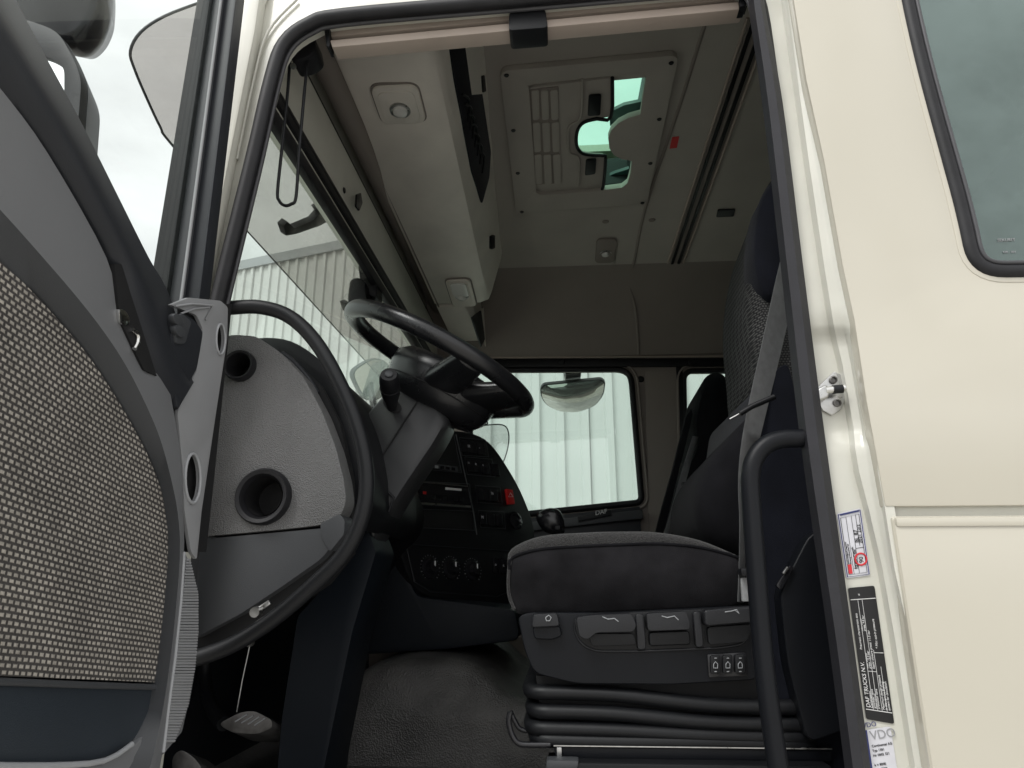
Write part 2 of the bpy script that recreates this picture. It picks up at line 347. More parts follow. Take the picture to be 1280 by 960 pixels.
def clad_wall(name, label, a, b, h, pitch, m, nrib):
    """trapezoidal steel cladding from a to b (plan points): each sheet a part, a verge flashing on top"""
    a, b = V(*a), V(*b); u = (b - a).normalized(); n = V(u.y, -u.x, 0); L = (b - a).length
    root = thing(name, label, 'building', ((a + b) / 2))
    per = nrib * pitch; k = int(L / per) + 1
    prof = []
    for i in range(nrib):
        x = i * pitch
        prof += [(x + .0, 0), (x + pitch * .60, 0), (x + pitch * .66, .05), (x + pitch * .94, .05)]
    prof.append((per - .004, 0))
    bm = bmesh.new()
    lo = [bm.verts.new(u * x + n * d) for x, d in prof]; hi = [bm.verts.new(u * x + n * d + Z_ * h) for x, d in prof]
    for i in range(len(prof) - 1): bm.faces.new((lo[i], lo[i + 1], hi[i + 1], hi[i]))
    me = finish(bm, 10); me.materials.append(m)
    for j in range(k):
        s = bpy.data.objects.new('cladding_sheet', me); COL.objects.link(s); s.parent = root
        s.location = a + u * (j * per) - (a + b) / 2
    q = a - n * .05
    prism('verge_flashing', [q + Z_ * (h - .18), q + Z_ * (h + .06), q + n * .14 + Z_ * (h + .06), q + n * .14 + Z_ * (h - .18)], u * L, M['greyl'], root)
    c = (a + b) / 2
    prism('wall_core', [a - n * .06, a - n * .3, b - n * .3, b - n * .06], Z_ * (h - .02), M['clad'], root)
    return root, u, n
clad_wall('warehouse', 'grey ribbed metal warehouse with a roof edge seen through the windscreen', (-24, 19.2, 0), (-1, 12.0, 0), 9.3, .27, M['clad'], 8)
wb, u_, n_ = clad_wall('clad_building', 'white ribbed metal building wall behind the passenger side windows', (-1.3, 6.4, 0), (9, 6.4, 0), 6.5, .27, M['cladb'], 6)

# ================================================================ cab shell
cab = thing('truck_cab', 'cream truck cab body around the open driver doorway', 'truck cab', (0.4, 1.0, 1.2))
YJ = .055
# door opening outline (seal line), real plane y = YJ
open_px = [(262, 430), (281, 350), (318, 200), (341, 100), (357, 57), (388, 33), (432, 22), (640, 4), (860, -15), (918, -18), (945, 0), (962, 100), (990, 330), (1018, 560), (1052, 800), (1075, 960)]
op3 = UL(open_px, y=YJ)
op3 = smooth(op3, 4)
op_low = [V(op3[-1].x + .012, YJ, 1.12), V(op3[0].x - .01, YJ, 1.12)]
open_loop = op3 + op_low
# pillar and cant rail panel around the opening
outer = [V(-.70, YJ + .004, 1.0), V(-.70, YJ + .004, 3.12), V(.41, YJ + .004, 3.12), V(.41, YJ + .004, 1.0)]
plate('door_frame', outer, [[p + V(0, .004, 0) for p in open_loop]], (0, .03, 0), M['creamin'], cab)
# pressed ribs on the A pillar
for q, r in (([(300, -30), (291, 60), (268, 200), (247, 370)], .007), ([(345, -30), (322, 30), (304, 110), (278, 230), (262, 330)], .004), ([(372, 0), (336, 40), (318, 100), (297, 200)], .003)):
    tube('pillar_swage', [p - V(0, .002, 0) for p in UL(q, y=YJ)], r, M['creamin'], cab, n=10, sm=5, flat=.8)
prism('pillar_corner', fillet(UL([(250, 372), (276, 250), (300, 130), (318, 40), (330, -40), (262, -40), (228, 372)], y=.03), .01, 3), (0, .03, 0), M['creamin'], cab, bevel=.006)
lathe('body_plug', U(314, 92, y=YJ), (0, -1, 0), [(0, .004), (.005, .004), (.007, .001), (.007, -.002)], M['creamin'], cab, n=16)
# rubber door seal
sl = [p + V(0, -.006, 0) for p in op3]
tube('door_seal', sl[:46], .0125, M['rubber'], cab, n=14, flat=1.1, label='black rubber seal around front and top of the doorway')
inn = []
for i, p in enumerate(sl):
    t = (sl[min(i + 1, len(sl) - 1)] - sl[max(i - 1, 0)]).normalized(); inn.append(p + Vector((t.z, 0, -t.x)) * .011 + V(0, .012, 0))
tube('seal_lip', inn, .0045, M['rubberg'], cab, n=8)
# flat grey seal strip along B pillar
bl = [(938, -30), (941, 10), (958, 130), (981, 330), (1005, 540), (1042, 800), (1066, 985)]
br_ = [(954, -30), (957, 10), (979, 130), (1004, 330), (1031, 540), (1067, 800), (1092, 985)]
A = smooth(UL(bl, y=.02), 6); B = smooth(UL(br_, y=.03), 6)
secs = [[a + V(0, .02, 0), a + V(.002, -.004, 0), a.lerp(b, .5) + V(0, -.01, 0), b + V(-.002, -.004, 0), b + V(0, .02, 0)] for a, b in zip(A, B)]
loft('pillar_seal', secs, M['strip'], cab, label='dark rubber edge strip along the rear door pillar')

# B pillar jamb: stepped rebate between seal and outer panel
rows = [(-60, 945, 965, 975), (0, 955, 980, 992), (200, 980, 1008, 1030), (330, 997, 1027, 1053), (405, 1006, 1039, 1069), (425, 1008, 1043, 1072), (455, 1012, 1050, 1077), (500, 1018, 1058, 1084), (535, 1024, 1064, 1090), (560, 1026, 1066, 1094), (590, 1029, 1071, 1098), (640, 1036, 1084, 1107), (710, 1046, 1100, 1118), (800, 1062, 1116, 1138), (960, 1087, 1141, 1163), (1080, 1104, 1160, 1182)]
sec = []
for (py, a, b, c) in rows:
    dep = .056 if 415 < py < 550 else .042
    p0 = U(a - 14, py, y=dep + .01); p1 = U(a, py, y=dep); p2 = U(b - 4, py, y=dep); p3 = U(b + 3, py, y=dep - .016); p35 = U((b + c) / 2, py, y=dep - .02); p4 = U(c - 4, py, y=.016); p5 = U(c, py, y=.002); p6 = U(c + 12, py, y=.0015)
    sec.append([p0, p1, p2, p3, p35, p4, p5, p6])
bm = bmesh.new(); R = [[bm.verts.new(p) for p in s] for s in sec]
for A_, B_ in zip(R, R[1:]):
    for i in range(7): bm.faces.new((A_[i], A_[i + 1], B_[i + 1], B_[i]))
bmesh.ops.subdivide_edges(bm, edges=bm.edges[:], cuts=2, smooth=.6, use_grid_fill=True)
link('door_jamb', finish(bm, 40), M['creamin'], cab)
# small pressed pads on the jamb and hinge pins of the locker lid
for py in (722, 775):
    c = U(1118 if py < 740 else 1124, py, y=.035); box('hinge_pin', c, (.012, .03, .006), M['creamin'], cab, .002)
prism('jamb_pad', fillet(UL([(1106, 738), (1128, 735), (1136, 772), (1112, 776)], y=.034), .004, 3), (0, .02, 0), M['creamin'], cab, bevel=.003)

# outer side panel with the quarter window opening
win_out = fillet([U(1096, -190, y=0), U(1128, 20, y=0), U(1196, 268, y=0), U(1212, 347, y=0), V(1.25, 0, 2.08), V(1.25, 0, 2.95)], [.05, .6, .5, .075, .08, .1], 8)
pan = [U(992, 0, y=0), U(1008, 100, y=0), U(1030, 200, y=0), U(1053, 330, y=0), U(1068, 400, y=0), U(1083, 500, y=0), U(1107, 633, y=0)]
zs = U(1107, 633, y=0).z
panel = [V(.47, 0, 3.12)] + pan + [V(1.7, 0, zs), V(1.7, 0, 3.12)]
panel[0] = V(U(980, -60, y=0).x + .004, 0, 3.12)
plate('side_panel', panel, [win_out], (0, .025, 0), M['cream'], cab, bevel=.0025)
gx = sum((p for p in win_out), V(0, 0, 0)) / len(win_out)
def inset(lp, d):
    o = []
    n = len(lp); c = sum(lp, V(0, 0, 0)) / n
    for i in range(n):
        t = (lp[(i + 1) % n] - lp[i - 1]).normalized(); m = V(t.z, 0, -t.x)
        if m.dot(c - lp[i]) < 0: m = -m
        o.append(lp[i] + m * d)
    return o
plate('window_swage', [p + V(0, -.001, 0) for p in inset(win_out, -.009)], [[p + V(0, -.001, 0) for p in inset(win_out, .002)]], (0, .004, 0), M['cream'], cab, bevel=.0012)
qw = inset(win_out, .010)
qwo = prism('quarter_window', [p + V(0, .010, 0) for p in inset(win_out, .015)], (0, .004, 0), M['tintglass'], cab, label='dark green tinted rear side window')
tx = U(1247, 302, y=.009)
tube('window_seal', [p + V(0, .004, 0) for p in qw], .0125, M['rubber'], qwo, n=12, closed=True, label='black rubber seal around the tinted rear side window')
tube('window_bead', [p + V(0, -.004, 0) for p in inset(win_out, .022)], .0035, M['rubberg'], qwo, n=8, closed=True)
text('glass_mark', 'SEKURIT', tx, X_, Z_, .007, M['greyp'], qwo); text('glass_mark', '43R - 001', tx - V(-.004, 0, .020), X_, Z_, .005, M['greyp'], qwo)
# ledge below the panel and the locker lid
box('waist_ledge', V(1.08, .022, zs - .004), (1.24, .02, .03), M['creamin'], cab, .002)
lid = [U(1115, 645, y=-.004), U(1131, 750, y=-.004), U(1147, 855, y=-.004), U(1166, 975, y=-.004)]
lid += [V(lid[-1].x + .012, -.004, 1.02), V(1.7, -.004, 1.02), V(1.7, -.004, lid[0].z)]
lido = prism('locker_lid', lid, (0, .03, 0), M['cream'], cab, bevel=.006, seg=3)
prism('lid_fold', [lid[0] + V(0, .008, 0), lid[0] + V(.004, -.003, -.002), V(1.7, -.007, lid[0].z - .002), V(1.7, .004, lid[0].z)], V(0, 0, -.013), M['cream'], lido, bevel=.003)

# roof skin, rear wall, floor, front bulkhead
hh = [V(-.12, .8, 0), V(.34, .8, 0), V(.34, 1.33, 0), V(-.12, 1.33, 0)]
plate('roof_skin', [V(-.66, .03, 3.26), V(1.6, .03, 3.26), V(1.6, 2.17, 3.26), V(-.66, 2.17, 3.26)], [[p + Z_ * 3.26 for p in hh]], (0, 0, .03), M['cream'], cab)
box('rear_wall', V(1.58, 1.1, 2.2), (.03, 2.1, 2.1), M['linerd'], cab, 0)
box('cab_floor', V(.35, 1.1, 1.20), (2.5, 2.12, .04), M['floor'], cab, 0)
box('front_bulkhead', V(-.86, 1.1, 1.55), (.03, 2.12, .72), M['chard'], cab, 0)
prism('side_trim', [V(.42, .10, 1.2), V(.42, .10, 3.2), V(1.57, .10, 3.2), V(1.57, .10, 2.97), V(.46, .10, 2.97), V(.50, .10, 2.06), V(1.57, .10, 2.06), V(1.57, .10, 1.2)], (0, .03, 0), M['linerd'], cab)

# headliner: gently sloping plane, hatch opening, coves at both sides
def CZ(y): return 3.14 - .144 * (y - .72)
CP = (V(0, .72, 3.14), V(0, .144, 1).normalized())
HF = [(625, 90), (848, 70), (805, 252), (655, 266)]
hole = UL([(650, 112), (815, 96), (786, 238), (668, 248)], pl=CP)
plate('headliner', [V(-.60, .33, CZ(.33)), V(1.57, .33, CZ(.33)), V(1.57, 1.78, CZ(1.78)), V(-.60, 1.78, CZ(1.78))], [hole], (0, 0, .02), M['liner'], cab)
bm = bmesh.new()
cove = smooth([V(0, 1.775, CZ(1.775)), V(0, 1.84, CZ(1.84) - .025), V(0, 1.93, 2.87), V(0, 2.02, 2.74), V(0, 2.075, 2.665)], 5)
add_loft(bm, [[V(x, p.y, p.z) for p in cove] for x in (-.62, 1.57)], closed=False)
link('cove_trim', finish(bm, 60), M['linerd'], cab)
bm = bmesh.new(); cove2 = smooth([V(0, .335, CZ(.33)), V(0, .22, 3.10), V(0, .13, 2.93), V(0, .10, 2.76)], 5)
add_loft(bm, [[V(x, p.y, p.z) for p in cove2] for x in (-.62, 1.57)], closed=False)
link('near_cove', finish(bm, 60), M['liner'], cab)
# headliner seam and curtain track
seam = UL([(887, 10), (850, 130), (806, 262)], pl=CP)
seam = [p - V(0, 0, .001) for p in seam] + [V(seam[-1].x - .01, 1.76, CZ(1.76) - .002), V(.315, 1.85, 2.955), V(.35, 1.94, 2.85), V(.365, 2.02, 2.735), V(.37, 2.07, 2.665)]
tube('headliner_seam', seam, .006, M['linerd'], cab, n=8, sm=4, flat=.6)
ra, rb = U(950, 20, pl=CP), U(843, 332, pl=CP)
dr = (rb - ra).normalized(); rb = ra + dr * ((1.77 - ra.y) / dr.y)
sidev = V(1, 0, 0)
for k, (w, m, dz) in enumerate(((.052, 'linerd', .006), (.012, 'blackp', .012))):
    for s in ((0,) if k == 0 else (-.016, .012)):
        prism('curtain_track', [ra + sidev * (s - w / 2), ra + sidev * (s + w / 2), rb + sidev * (s + w / 2), rb + sidev * (s - w / 2)], (0, 0, -dz), M[m], cab, bevel=.002)
tube('track_edge', [ra + sidev * .034 - Z_ * .004, rb + sidev * .034 - Z_ * .004], .005, M['rail'], cab, n=8)
tube('track_edge', [ra - sidev * .034 - Z_ * .004, rb - sidev * .034 - Z_ * .004], .005, M['rail'], cab, n=8)
for q in [(875, 26), (800, 23), (757, 277), (815, 275)]:
    lathe('liner_plug', U(*q, pl=CP), (0, 0, -1), [(0, .004), (.011, .003), (.014, 0)], M['linerd'], cab, n=18)
prism('red_sticker', [p - Z_ * .001 for p in UL([(840, 171), (849, 170), (846, 184), (837, 185)], pl=CP)], (0, 0, -.002), M['red'], cab)
prism('liner_slot', fillet([p - Z_ * .001 for p in UL([(897, 261), (919, 260), (917, 269), (895, 270)], pl=CP)], .006, 3), (0, 0, -.006), M['blackp'], cab, bevel=.002)
# roof reading lamp over the passenger
lp = U(757, 312, pl=(V(0, 1.76, CZ(1.76)), V(0, .144, 1)))
rl = thing('reading_lamp', 'small oval reading lamp on the ceiling near the far side wall', 'lamp', lp)
prism('bezel', rrect(lp - Z_ * .001, X_, V(0, .99, -.14), .085, .17, .025), (0, 0, -.010), M['linerd'], rl, bevel=.004)
lathe('bulb_cup', lp - Z_ * .010 + V(0, .02, 0), (0, 0, -1), [(.030, 0), (.026, .003), (.02, -.002), (0, -.004)], M['zinc'], rl, n=20)
lathe('lens', lp - Z_ * .010 + V(0, .02, 0), (0, 0, -1), [(.018, 0), (.014, .009), (0, .013)], M['bulb'], rl, n=18)

# ---------------------------------------------------------------- windscreen and header
ws = [V(-.60, .07, 2.64), V(-.60, 2.09, 2.64), V(-.76, 2.09, 1.93), V(-.76, .07, 1.93)]
wsn = (ws[1] - ws[0]).cross(ws[3] - ws[0]).normalized()
wso = prism('windscreen', fillet(ws, .05, 5), wsn * .006, M['wsglass'], cab, label='pale green windscreen glass, lightly dusty')
tube('windscreen_seal', [p + V(.012, 0, 0) for p in fillet([V(-.60, .085, 2.635), V(-.60, 2.075, 2.635), V(-.75, 2.075, 1.95), V(-.75, .085, 1.95)], .05, 5)], .013, M['rubber'], wso, n=10, closed=True)
# inner A pillar trims
for yy in (.075, 2.085):
    prism('pillar_trim', [V(-.74, yy, 1.95), V(-.60, yy, 2.62), V(-.55, yy, 2.62), V(-.60, yy, 1.95)], V(0, .03 if yy > 1 else .02, 0), M['creamin'], cab, bevel=.004)
XH = -.595
def HZ(px, py=197): return U(px, py, x=XH).z
def hband(name, a, b, m, dx, dx2=None, r=0):
    za, zb = HZ(a), HZ(b)
    dx2 = dx if dx2 is None else dx2
    prism(name, [V(XH, .10, za), V(XH + dx, .10, za), V(XH + dx2, .10, zb), V(XH, .10, zb)], V(0, 1.97, 0), M[m], cab, bevel=.003)
box('header_panel', V(-.635, 1.09, 2.88), (.04, 2.1, .50), M['creamin'], cab, 0)
hband('header_seal', 360, 372, 'rubber', .020)
hband('header_strip', 373, 378, 'creamin', .012)
hband('header_strip', 379, 386, 'rubber', .018)
hband('header_panel_lower', 387, 428, 'creamin', .010, .02)
hband('blind_slot', 429, 436, 'dark', .006)
zt = HZ(448)
tube('sun_blind_roller', [V(XH + .030, .12, zt), V(XH + .030, 2.05, zt)], .030, M['linerd'], cab, n=18, label='brown roller blind tube above the windscreen')
hband('blind_slot', 461, 466, 'dark', .030)
for q in [(430, 238), (447, 250)]:
    lathe('trim_plug', U(q[0], q[1], x=XH + .014), (1, 0, 0), [(0, .004), (.007, .003), (.009, 0)], M['blackp'], cab, n=14)
prism('blind_pull', fillet(UL([(444, 243), (449, 241), (451, 254), (447, 264), (443, 258)], x=XH + .03), .004, 3), (.006, 0, 0), M['blackg'], cab, bevel=.002)

# far side wall with the two passenger side windows
YF = 2.10
w1 = fillet(UL([(590, 463), (788, 462), (802, 628), (585, 650)], y=YF), [.03, .07, .03, .03], 6)
w2 = fillet(UL([(854, 464), (1010, 463), (1015, 640), (858, 640)], y=YF), [.05, .05, .05, .05], 6)
plate('far_wall', [V(-.88, YF, 1.2), V(1.57, YF, 1.2), V(1.57, YF, 2.72), V(-.61, YF, 2.72), V(-.77, YF, 1.93), V(-.88, YF, 1.93)], [w1, w2], (0, .05, 0), M['linerd'], cab)
for w in (w1, w2):
    sw_ = prism('side_window', [p + V(0, .022, 0) for p in inset(w, -.008)], (0, .005, 0), M['sideglass'], cab, label='pale green glass of the far side window')
    tube('window_seal', [p - V(0, .004, 0) for p in w], .014, M['rubber'], sw_, n=10, closed=True)
    tube('window_trim', [p - V(0, .012, 0) for p in inset(w, -.028)], .006, M['linerd'], sw_, n=8, closed=True)
prism('door_header', UL([(598, 449), (948, 447), (948, 457), (598, 459)], y=YF - .02), (0, .02, 0), M['blackp'], cab, bevel=.003)
plate('far_side_skin', [V(-.90, YF + .056, .9), V(1.7, YF + .056, .9), V(1.7, YF + .056, 3.25), V(-.62, YF + .056, 3.25), V(-.78, YF + .056, 1.9), V(-.90, YF + .056, 1.8)], [[p + V(0, .056, 0) for p in inset(w1, -.012)], [p + V(0, .056, 0) for p in inset(w2, -.012)]], (0, .012, 0), M['cream'], cab)
tube('header_bead', UL([(598, 447), (948, 445)], y=YF - .03), .005, M['rail'], cab, n=8)
for q in [(801, 474), (864, 453), (702, 452)]:
    lathe('trim_screw', U(*q, y=YF - .024 if q[1] < 470 else YF), (0, -1, 0), [(0, .006), (.012, .005), (.016, 0)], M['blackp'], cab, n=16)
prism('pillar_cover', fillet(UL([(806, 463), (850, 462), (862, 690), (812, 690)], y=YF - .012), .02, 4), (0, .01, 0), M['linerd'], cab, bevel=.004)
prism('far_pillar_edge', UL([(845, 458), (853, 458), (870, 690), (858, 690)], y=YF - .016), (0, .01, 0), M['blackp'], cab, bevel=.003)
# far door trim below its window
prism('far_door_trim', UL([(600, 656), (640, 650), (800, 633), (806, 760), (600, 760)], y=YF - .03), (0, .03, 0), M['chard'], cab, bevel=.004)
prism('far_door_ledge', UL([(660, 653), (803, 637), (804, 648), (660, 664)], y=YF - .06), (0, .03, 0), M['char'], cab, bevel=.004)
fdb = prism('far_door_badge', UL([(722, 645), (764, 637), (765, 644), (723, 652)], y=YF - .075), (0, .012, 0), M['blackp'], cab, bevel=.002)
bq = U(744, 643, y=YF - .077); ub = (U(764, 638, y=YF - .077) - U(722, 646, y=YF - .077)).normalized()
text('badge_letters', 'DAF', bq - Z_ * .004, ub, Z_, .028, M['white'], fdb)
wd_ = smooth(UL([(585, 536), (612, 531), (632, 533), (636, 552), (628, 580), (612, 600), (585, 610)], y=2.19), 4)
wdo = prism('mirror_stand_in', wd_, (0, .004, 0), M['lens'], cab, label='clear stand-in pane for the mirror edge beyond the far door window')  # added clear pane standing in for the passenger mirror edge
tube('stand_in_edge', wd_, .003, M['blackp'], wdo, n=6)

# ================================================================ roof hatch
ht = thing('roof_hatch', 'grey ceiling hatch panel with vent grille and green glazed cut-out', 'roof hatch', U(735, 170, pl=CP))
CP2 = (CP[0] - V(0, 0, .022), CP[1])
def h3(cx, cy, dz=0): return U(600 + cx / 3.556, cy / 3.556, pl=(CP[0] - V(0, 0, .022 + dz), CP[1]))
def H3(l, dz=0): return [h3(a, b, dz) for a, b in l]
fr = fillet(H3([(88, 318), (885, 245), (742, 905), (162, 948)]), .03, 6)
fh = H3([(205, 385), (230, 372), (480, 345), (740, 330)])
right = H3([(738, 345), (722, 440), (713, 510), (660, 525), (615, 548), (583, 580), (570, 615), (575, 660), (595, 690), (630, 708), (674, 716), (668, 770), (655, 815), (630, 835)])
low = H3([(540, 848), (270, 868), (240, 850)])
plate('hatch_frame', fr, [fillet(fh, .008, 2) + right + fillet(low, .008, 2)], (0, 0, .02), M['liner'], ht, bevel=.003)
sh = H3([(212, 400), (235, 388), (588, 348), (583, 520), (520, 528), (465, 542), (438, 570), (428, 610), (432, 655), (455, 682), (500, 690), (545, 692), (558, 705), (548, 825), (530, 842), (262, 858), (245, 840)], -.012)
sho = prism('sliding_shade', sh, (0, 0, .012), M['liner'], ht, bevel=.003)
tube('shade_edge', H3([(588, 345), (583, 520), (520, 528), (465, 542), (438, 570), (428, 610), (432, 655), (455, 682), (500, 690), (545, 692), (558, 705), (548, 830), (530, 848)], -.006), .006, M['blackp'], sho, n=8, sm=3)
gro = prism('grille_recess', H3([(215, 402), (348, 385), (352, 815), (248, 822)], -.008), (0, 0, .003), M['linerd'], ht, bevel=.002)
for r in range(3):
    for c in range(3):
        x0 = 228 + c * 42 + r * 6; y0 = 402 + r * 143
        lo = H3([(x0, y0 + 4), (x0 + 34, y0), (x0 + 38, y0 + 130), (x0 + 6, y0 + 134)], -.004)
        prism('vent_slat', fillet(lo, .006, 2), (0, .0, .006), M['liner'], gro, bevel=.003)
tube('shade_crease', H3([(455, 350), (448, 520), (400, 560), (392, 610), (400, 680), (440, 705), (437, 825)], -.004), .004, M['liner'], sho, n=8, sm=4)
for q in ([(483, 425), (540, 422), (535, 515), (478, 518)], [(470, 712), (518, 708), (513, 775), (466, 782)]):
    prism('finger_pull', fillet(H3(q, -.002), .008, 3), (0, 0, .006), M['blackp'], sho, bevel=.002)
for q in [(118, 335), (850, 280), (148, 580), (797, 530), (168, 770), (757, 726), (186, 942), (722, 902)]:
    lathe('screw', h3(*q, .001), (0, 0, -1), [(0, .003), (.006, .003), (.008, 0)], M['blackp'], ht, n=12)
# the roof trunk, its dark lip and the green pane
hb = [p + V(0, 0, .035) for p in hole]; c = sum(hb, V(0, 0, 0)) / 4
bm = bmesh.new(); add_loft(bm, [[p + Z_ * .0 for p in hb], [p + Z_ * .11 for p in hb]], True, False)
link('hatch_trunk', finish(bm), M['blackp'], ht)
prism('hatch_pane', [c + (p - c) * 1.03 + Z_ * .09 for p in hb], (0, 0, .005), M['hatchglass'], ht, label='green tinted hatch glass')
for q in ([(575, 500), (640, 468), (725, 450), (740, 490), (660, 510), (578, 560)], [(535, 800), (600, 770), (680, 745), (690, 800), (560, 830)]):
    prism('hatch_rim', [U(600 + a / 3.556, b / 3.556, pl=(CP[0] + V(0, 0, .07), CP[1])) for a, b in q], (0, 0, .012), mat('teal_rim', (.02, .05, .05), .3), ht)

# ================================================================ overhead console
cn = thing('overhead_console', 'taupe overhead locker above the windscreen with two spot lamps', 'overhead locker', V(-.43, 1.05, 2.88))
nL, nR = U(398, 62, y=.36), U(546, 60, y=.36)
fR, fL = U(618, 383, y=1.70), U(578, 436, y=1.86)
nR = V(-.285, .36, nR.z); fR = V(-.285, 1.70, fR.z)
zt_ = 3.17
def csec(t, grow=0):
    # closed section: front-bottom, rear-bottom, rear-top, front-top
    l = nL.lerp(V(-.522, 1.70, fR.z), t); r = nR.lerp(fR, t)
    y = l.y
    return [V(l.x, y, l.z + grow), V(l.x + .01, y, l.z - .004 + grow), V(r.x - .045, y, r.z + grow), V(r.x - .012, y, r.z + .012 + grow), V(r.x, y, r.z + .045 + grow), V(-.195, y, zt_), V(l.x, y, zt_)]
loft('locker_body', [[p + V(0, -.015, .012) if False else V(p.x, p.y + .0, p.z + .018) for p in csec(0)]] + [[V(p.x, p.y + .018, p.z) for p in csec(0)]] + [csec(t) for t in (.25, .5, .75, .97)] + [[V(p.x, p.y, p.z + .025) for p in csec(1)]], M['console'], cn, ang=50)
# stepped far end: lower wing beside the far wall
zb_ = fR.z
wing = [V(-.522, 1.69, zb_), V(-.40, 1.69, zb_), V(-.372, 1.69, zb_ + .03), V(-.365, 1.69, 3.12), V(-.56, 1.69, 3.12)]
wing2 = [V(-.50, 2.085, zb_ - .045), V(-.375, 2.085, zb_ - .045), V(-.35, 2.085, zb_ - .02), V(-.345, 2.085, 3.12), V(-.56, 2.085, 3.12)]
loft('far_wing', [wing, wing2], M['console'], cn, bevel=.008)
prism('far_slot', UL([(588, 397), (600, 388), (605, 424), (600, 434)], x=-.352), (.006, 0, 0), M['dark'], cn, bevel=.002)
prism('wing_panel', UL([(600, 386), (612, 382), (610, 440), (606, 432)], x=-.350), (.004, 0, 0), M['console'], cn, bevel=.001)
tube('bottom_joint', [V(nL.x + .012, .40, nL.z - .003), V(-.51, 1.68, fR.z - .003)], .003, M['linerd'], cn, n=6)
# dark storage net and inner panel in the rear face
XR = -.262
_a, _b, _c = V(-.285, .36, nR.z + .045), V(-.285, 1.70, fR.z + .045), V(-.195, 1.0, zt_)
RN = (_b - _a).cross(_c - _a).normalized()
if RN.x < 0: RN = -RN
def RP(off): return (_a + RN * off, RN)
net = UL([(560, 44), (593, 40), (600, 95), (614, 190), (612, 222), (603, 255), (590, 215), (568, 100)], pl=RP(.004))
sno = prism('storage_net', fillet(net, .012, 3), -RN * .01, M['navyf'], cn, bevel=.002)
for i in range(7):
    a = U(578 + i * 3.4, 118 + i * 12, pl=RP(.008)); tube('net_cord', [a, a + V(.012, .05, .02), a + V(0, .11, -.005)], .004, M['blackp'], sno, n=6, sm=3)
for q in ([(602, 95), (606, 94), (608, 114), (604, 116)], [(615, 296), (619, 294), (619, 310), (615, 312)]):
    prism('latch', fillet(UL(q, pl=RP(.008)), .004, 2), -RN * .012, M['blackp'], cn, bevel=.001)
def spot(px, py, y, label, sx, sz):
    p = U(px, py, y=y); l = nL.lerp(nR, .5).lerp(V(-.43, 1.70, fR.z), (y - .36) / 1.34); p = V(p.x, y, l.z - .003)
    t = thing('spot_lamp', label, 'lamp', p, 'spot lamps in the overhead locker')
    slope = (fR - nR).normalized()
    prism('bezel_gap_shade', rrect(p + Z_ * .003, X_, slope, sx + .008, sz + .008, .030, 6), (0, 0, -.006), M['linerd'], t)  # dark plate around the bezel, standing in for its shadow gap
    prism('bezel', rrect(p + Z_ * .002, X_, slope, sx, sz, .028, 6), (0, 0, -.012), M['console'], t, bevel=.004)
    prism('reflector_plate', rrect(p - Z_ * .009, X_, slope, sx - .026, sz - .03, .022, 6), (0, 0, -.005), M['console'], t, bevel=.002)
    rf = lathe('reflector', p - Z_ * .0105 + slope * .012, (0, 0, -1), [(.030, 0), (.028, .006), (.022, .006), (.012, .001), (0, 0)], M['zinc'], t, n=24)
    lathe('lens', p - Z_ * .0105 + slope * .012, (0, 0, -1), [(.021, .004), (.019, .012), (.010, .018), (0, .019)], M['bulb'], rf, n=24)
    if sz > .16: prism('clear_cover', rrect(p - Z_ * .013 - slope * .05, X_, slope, sx - .034, sz * .48, .02, 6), (0, 0, -.008), M['bulb'], t, bevel=.004)
    return t
spot(500, 112, .535, 'round spot lamp with raised bezel in the locker, nearer the doorway', .125, .135)
spot(577, 348, 1.565, 'clear spot lamp in the locker, nearer the passenger side', .10, .22)

# trim rail across the top of the doorway with its dark clip
rr = thing('curtain_rail', 'pinkish beige double rail across the top of the doorway', 'trim rail', U(660, 30, y=.09))
def rail(a, b, c, d, y, dy, m): return prism('rail_strip', UL([a, b, c, d], y=y), (0, dy, 0), M[m], rr, bevel=.003, seg=2)
rail((411, 30), (930, -14), (930, -2), (411, 46), .085, .03, 'rail')
rail((412, 50), (930, 1), (930, 11), (415, 59), .078, .035, 'rail')
prism('rail_groove', UL([(408, 32), (934, -12), (934, 8), (408, 56)], y=.10), (0, .02, 0), M['dark'], rr)
prism('rail_clip', fillet(UL([(636, 16), (642, 9), (676, 6), (682, 12), (685, 34), (636, 38)], y=.066), .008, 3), (0, .05, 0), M['blackp'], rr, bevel=.004)
prism('rail_end', UL([(924, -2), (934, -3), (933, 7), (925, 8)], y=.07), (0, .03, 0), M['blackp'], rr, bevel=.002)
prism('rail_end', UL([(404, 30), (412, 29), (412, 58), (408, 58)], y=.075), (0, .03, 0), M['blackp'], rr, bevel=.002)

# hanging black wire loop in the corner of the doorway
wl = thing('hanging_cord_loop', 'long black cord loop hanging inside the front corner of the doorway', 'cord', U(385, 60, y=.12))
lp_ = UL([(363, 62), (360, 110), (353, 180), (347, 238), (349, 251), (356, 257), (364, 255), (370, 246), (374, 190), (381, 110), (386, 60)], y=.12)
tube('cord', lp_, .0031, M['blackp'], wl, n=10, sm=5)
prism('cord_bracket', fillet(UL([(360, 62), (372, 48), (392, 42), (396, 62), (384, 72), (364, 76)], y=.11), .01, 3), (0, .05, 0), M['rubber'], wl, bevel=.004)
lathe('cord_screw', U(367, 84, y=.115), (0, -1, 0), [(0, .006), (.006, .005), (.006, 0)], M['zinc'], wl, n=12)

